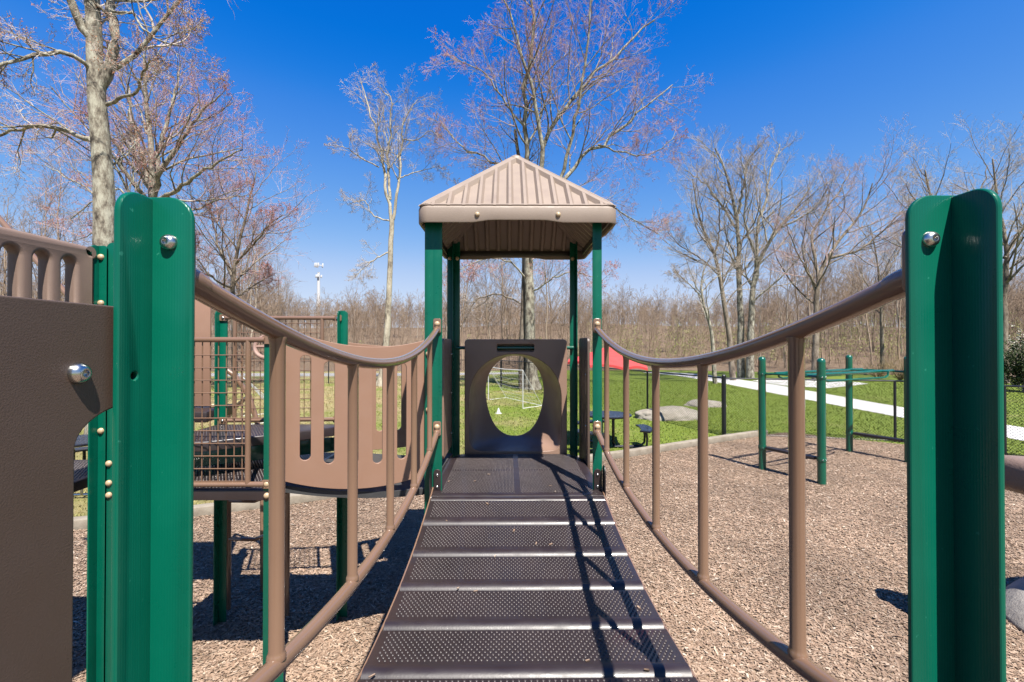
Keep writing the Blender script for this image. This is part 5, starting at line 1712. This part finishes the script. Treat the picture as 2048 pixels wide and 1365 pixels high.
# far wood: one mass
lite = [wood_tree(300 + i, 6.2 + i * 0.45, 20, 4, 3, 3, rmin=0.016, t0=0.14) for i in range(6)]
av, af, at = [], [], []; base = 0
for i in range(1500):
    y = 50 + rg.random() ** 0.75 * 82
    px = rg.uniform(-260, 2300)
    x = (px - 1016) / F * y
    s = rg.uniform(0.56, 0.94) * (1.45 if px > 1600 else 1.35 if px < 560 else 1.0)
    v, f, nb = lite[i % 6]
    a = rg.uniform(0, 6.28); ca, sa = math.cos(a), math.sin(a)
    vv = np.stack([(v[:, 0] * ca - v[:, 1] * sa) * s + x, (v[:, 0] * sa + v[:, 1] * ca) * s + y, v[:, 2] * s + float(hill(x, y))], -1)
    av.append(vv); af.append(f + base); base += len(v)
    tb = rg.uniform(0.35, 1.0); tw = rg.normal(0.62, 0.1)
    at.append(np.clip(np.concatenate([np.full(nb, tb), np.full(len(v) - nb, tw)]), 0, 1))
tag(np_obj('distant_woods', np_mesh('distant_woods', np.concatenate(av), np.concatenate(af), [M['farwood']], attr=np.concatenate(at))), 'far off leafless woods forming the skyline', 'woods', kind='stuff')
# understory brush: thin saplings with small young leaves
def brush(n, name, label, pxr, yr, hr, leafmat, leafn, leafs, kind='stuff', rs=1.0):
    P = []; H = []
    for i in range(n):
        y = rg.uniform(*yr); px = rg.uniform(*pxr); x = (px - 1016) / F * y
        e = float(edge(x)); y = max(y, e + 0.4 + rg.random() * 5); x = (px - 1016) / F * y
        P.append((x, y, float(hill(x, y)))); H.append(rg.uniform(*hr))
    P = np.array(P); H = np.array(H)
    D = np.stack([rg.normal(0, 0.14, n), rg.normal(0, 0.14, n), np.ones(n)], -1)
    pts, rad = grow(rg, P, D, H, (0.006 + 0.0045 * H) * rs, 5, 0.08, 0.08, 0.3)
    ac = Acc(); v, f = tubes_np(pts, rad, 3); ac.add(v, f)
    b = spawn(rg, pts, rad, H, 7, 0.2, 40, 0.36, 0.6)
    p2, r2 = grow(rg, b[0], b[1], b[2], np.maximum(b[3], 0.006 * rs), 3, 0.16, 0.1, 0.4)
    v, f = tubes_np(p2, r2, 3); ac.add(v, f)
    v, f = ac.get(); mats = [M['farwood']]; mi = np.zeros(len(f), int)
    tone = np.clip(rg.normal(0.55, 0.16, len(v)), 0, 1)
    if leafn:
        bv, bf = bud_quads(rg, p2[:, 1:].reshape(-1, 3), leafs, leafn, 0.12)
        f = np.concatenate([f, bf + len(v)]); v = np.concatenate([v, bv]); mats.append(M[leafmat]); mi = np.concatenate([mi, np.ones(len(bf), int)])
        tone = np.concatenate([tone, np.zeros(len(bv))])
    o = np_obj(name, np_mesh(name, v, f, mats, mi=mi, attr=tone)); tag(o, label, 'brush', kind=kind)
brush(1000, 'understory_brush', 'thin leafless saplings and brush at the edge of the woods', (-100, 2150), (40, 62), (2.0, 6.5), 'youngleaf', 0, 0.05)
brush(2600, 'hilltop_brush', 'dense leafless brush along the top of the wooded rise', (-200, 2250), (84, 128), (1.4, 3.4), 'youngleaf', 0, 0.05, rs=2.6)
brush(520, 'leafing_brush', 'brush just coming into pale green leaf at the edge of the right woods', (1180, 2150), (38, 60), (1.4, 4.4), 'youngleaf', 2, 0.06)
brush(60, 'green_brush', 'scattered pale green undergrowth in the woods', (640, 1700), (44, 66), (1.0, 2.8), 'youngleaf', 3, 0.07)

# shrubs near the right edge
def shrub(name, c, r, h, n, mat, size, label, stems=14, stemmat='twig', up=0.6):
    rg2 = np.random.default_rng(int(abs(c[0]) * 100) + n)
    o = empty(name, c, label, 'shrub')
    P = np.zeros((stems, 3)); a = rg2.uniform(0, 2 * PI, stems)
    D = np.stack([np.cos(a) * rg2.uniform(0.2, 1, stems), np.sin(a) * rg2.uniform(0.2, 1, stems), np.full(stems, up + 0.5)], -1); D /= np.linalg.norm(D, axis=1, keepdims=True)
    L = rg2.uniform(0.7, 1.1, stems) * h
    ac = Acc(); pts, rad = grow(rg2, P, D, L, np.full(stems, 0.02), 5, 0.12, 0.05, 0.3); v, f = tubes_np(pts, rad, 4); ac.add(v, f)
    b = spawn(rg2, pts, rad, L, 9, 0.15, 42, 0.42, 0.6); p2, r2 = grow(rg2, b[0], b[1], b[2], b[3], 3, 0.15, 0.06, 0.4); v, f = tubes_np(p2, r2, 3); ac.add(v, f)
    v, f = ac.get(); np_obj('stem', np_mesh('stem', v, f, [M[stemmat]], smooth=True), o)
    if n:
        tp = p2[:, 1:].reshape(-1, 3); bv, bf = bud_quads(rg2, tp, size, max(1, n // len(tp)), size * 1.3)
        np_obj('foliage', np_mesh('foliage', bv, bf, [M[mat]]), o)
    return o
c_ = U(2050, 735, 22); shrub('evergreen_shrub', (c_.x, 22, 0), 1.2, 2.3, 6000, 'needles', 0.06, 'dark evergreen shrub at the right edge beyond the fence', 18)
c_ = U(2062, 700, 27); shrub('flowering_shrub', (c_.x, 27, 0), 1.4, 3.4, 2600, 'blossom', 0.05, 'white blossoming shrub at the right edge of the woods', 16)
c_ = U(1800, 735, 29); shrub('dry_shrub', (c_.x, 29, 0), 1.4, 2.0, 0, 'straw', 0.05, 'dry straw coloured brush pile left of the right foreground post', 40, 'straw', 0.2)
c_ = U(1768, 735, 30); shrub('dry_shrub', (c_.x, 30.5, 0), 1.4, 1.6, 0, 'straw', 0.05, 'low dry brush beyond the white path above the monkey bars', 36, 'straw', 0.2)
def grass_clump(c, h, n, label):
    rg2 = np.random.default_rng(n)
    a = rg2.uniform(0, 2 * PI, n); le = rg2.uniform(0.05, 0.5, n); L = h * rg2.uniform(0.5, 1.1, n)
    P = np.stack([rg2.normal(0, 0.12, n), rg2.normal(0, 0.12, n), np.zeros(n)], -1)
    D = np.stack([np.cos(a) * le, np.sin(a) * le, np.ones(n)], -1); D /= np.linalg.norm(D, axis=1, keepdims=True)
    pts, rad = grow(rg2, P, D, L, np.full(n, 0.012), 5, 0.05, -0.05, 0.2)
    v, f = tubes_np(pts, rad, 3)
    o = np_obj('ornamental_grass', np_mesh('ornamental_grass', v, f, [M['straw']]), None, c)
    tag(o, label, 'grass clump')
c_ = U(1488, 752, 33); grass_clump((c_.x, 33, 0), 2.0, 220, 'tall dry ornamental grass clump beside the far end of the white path')
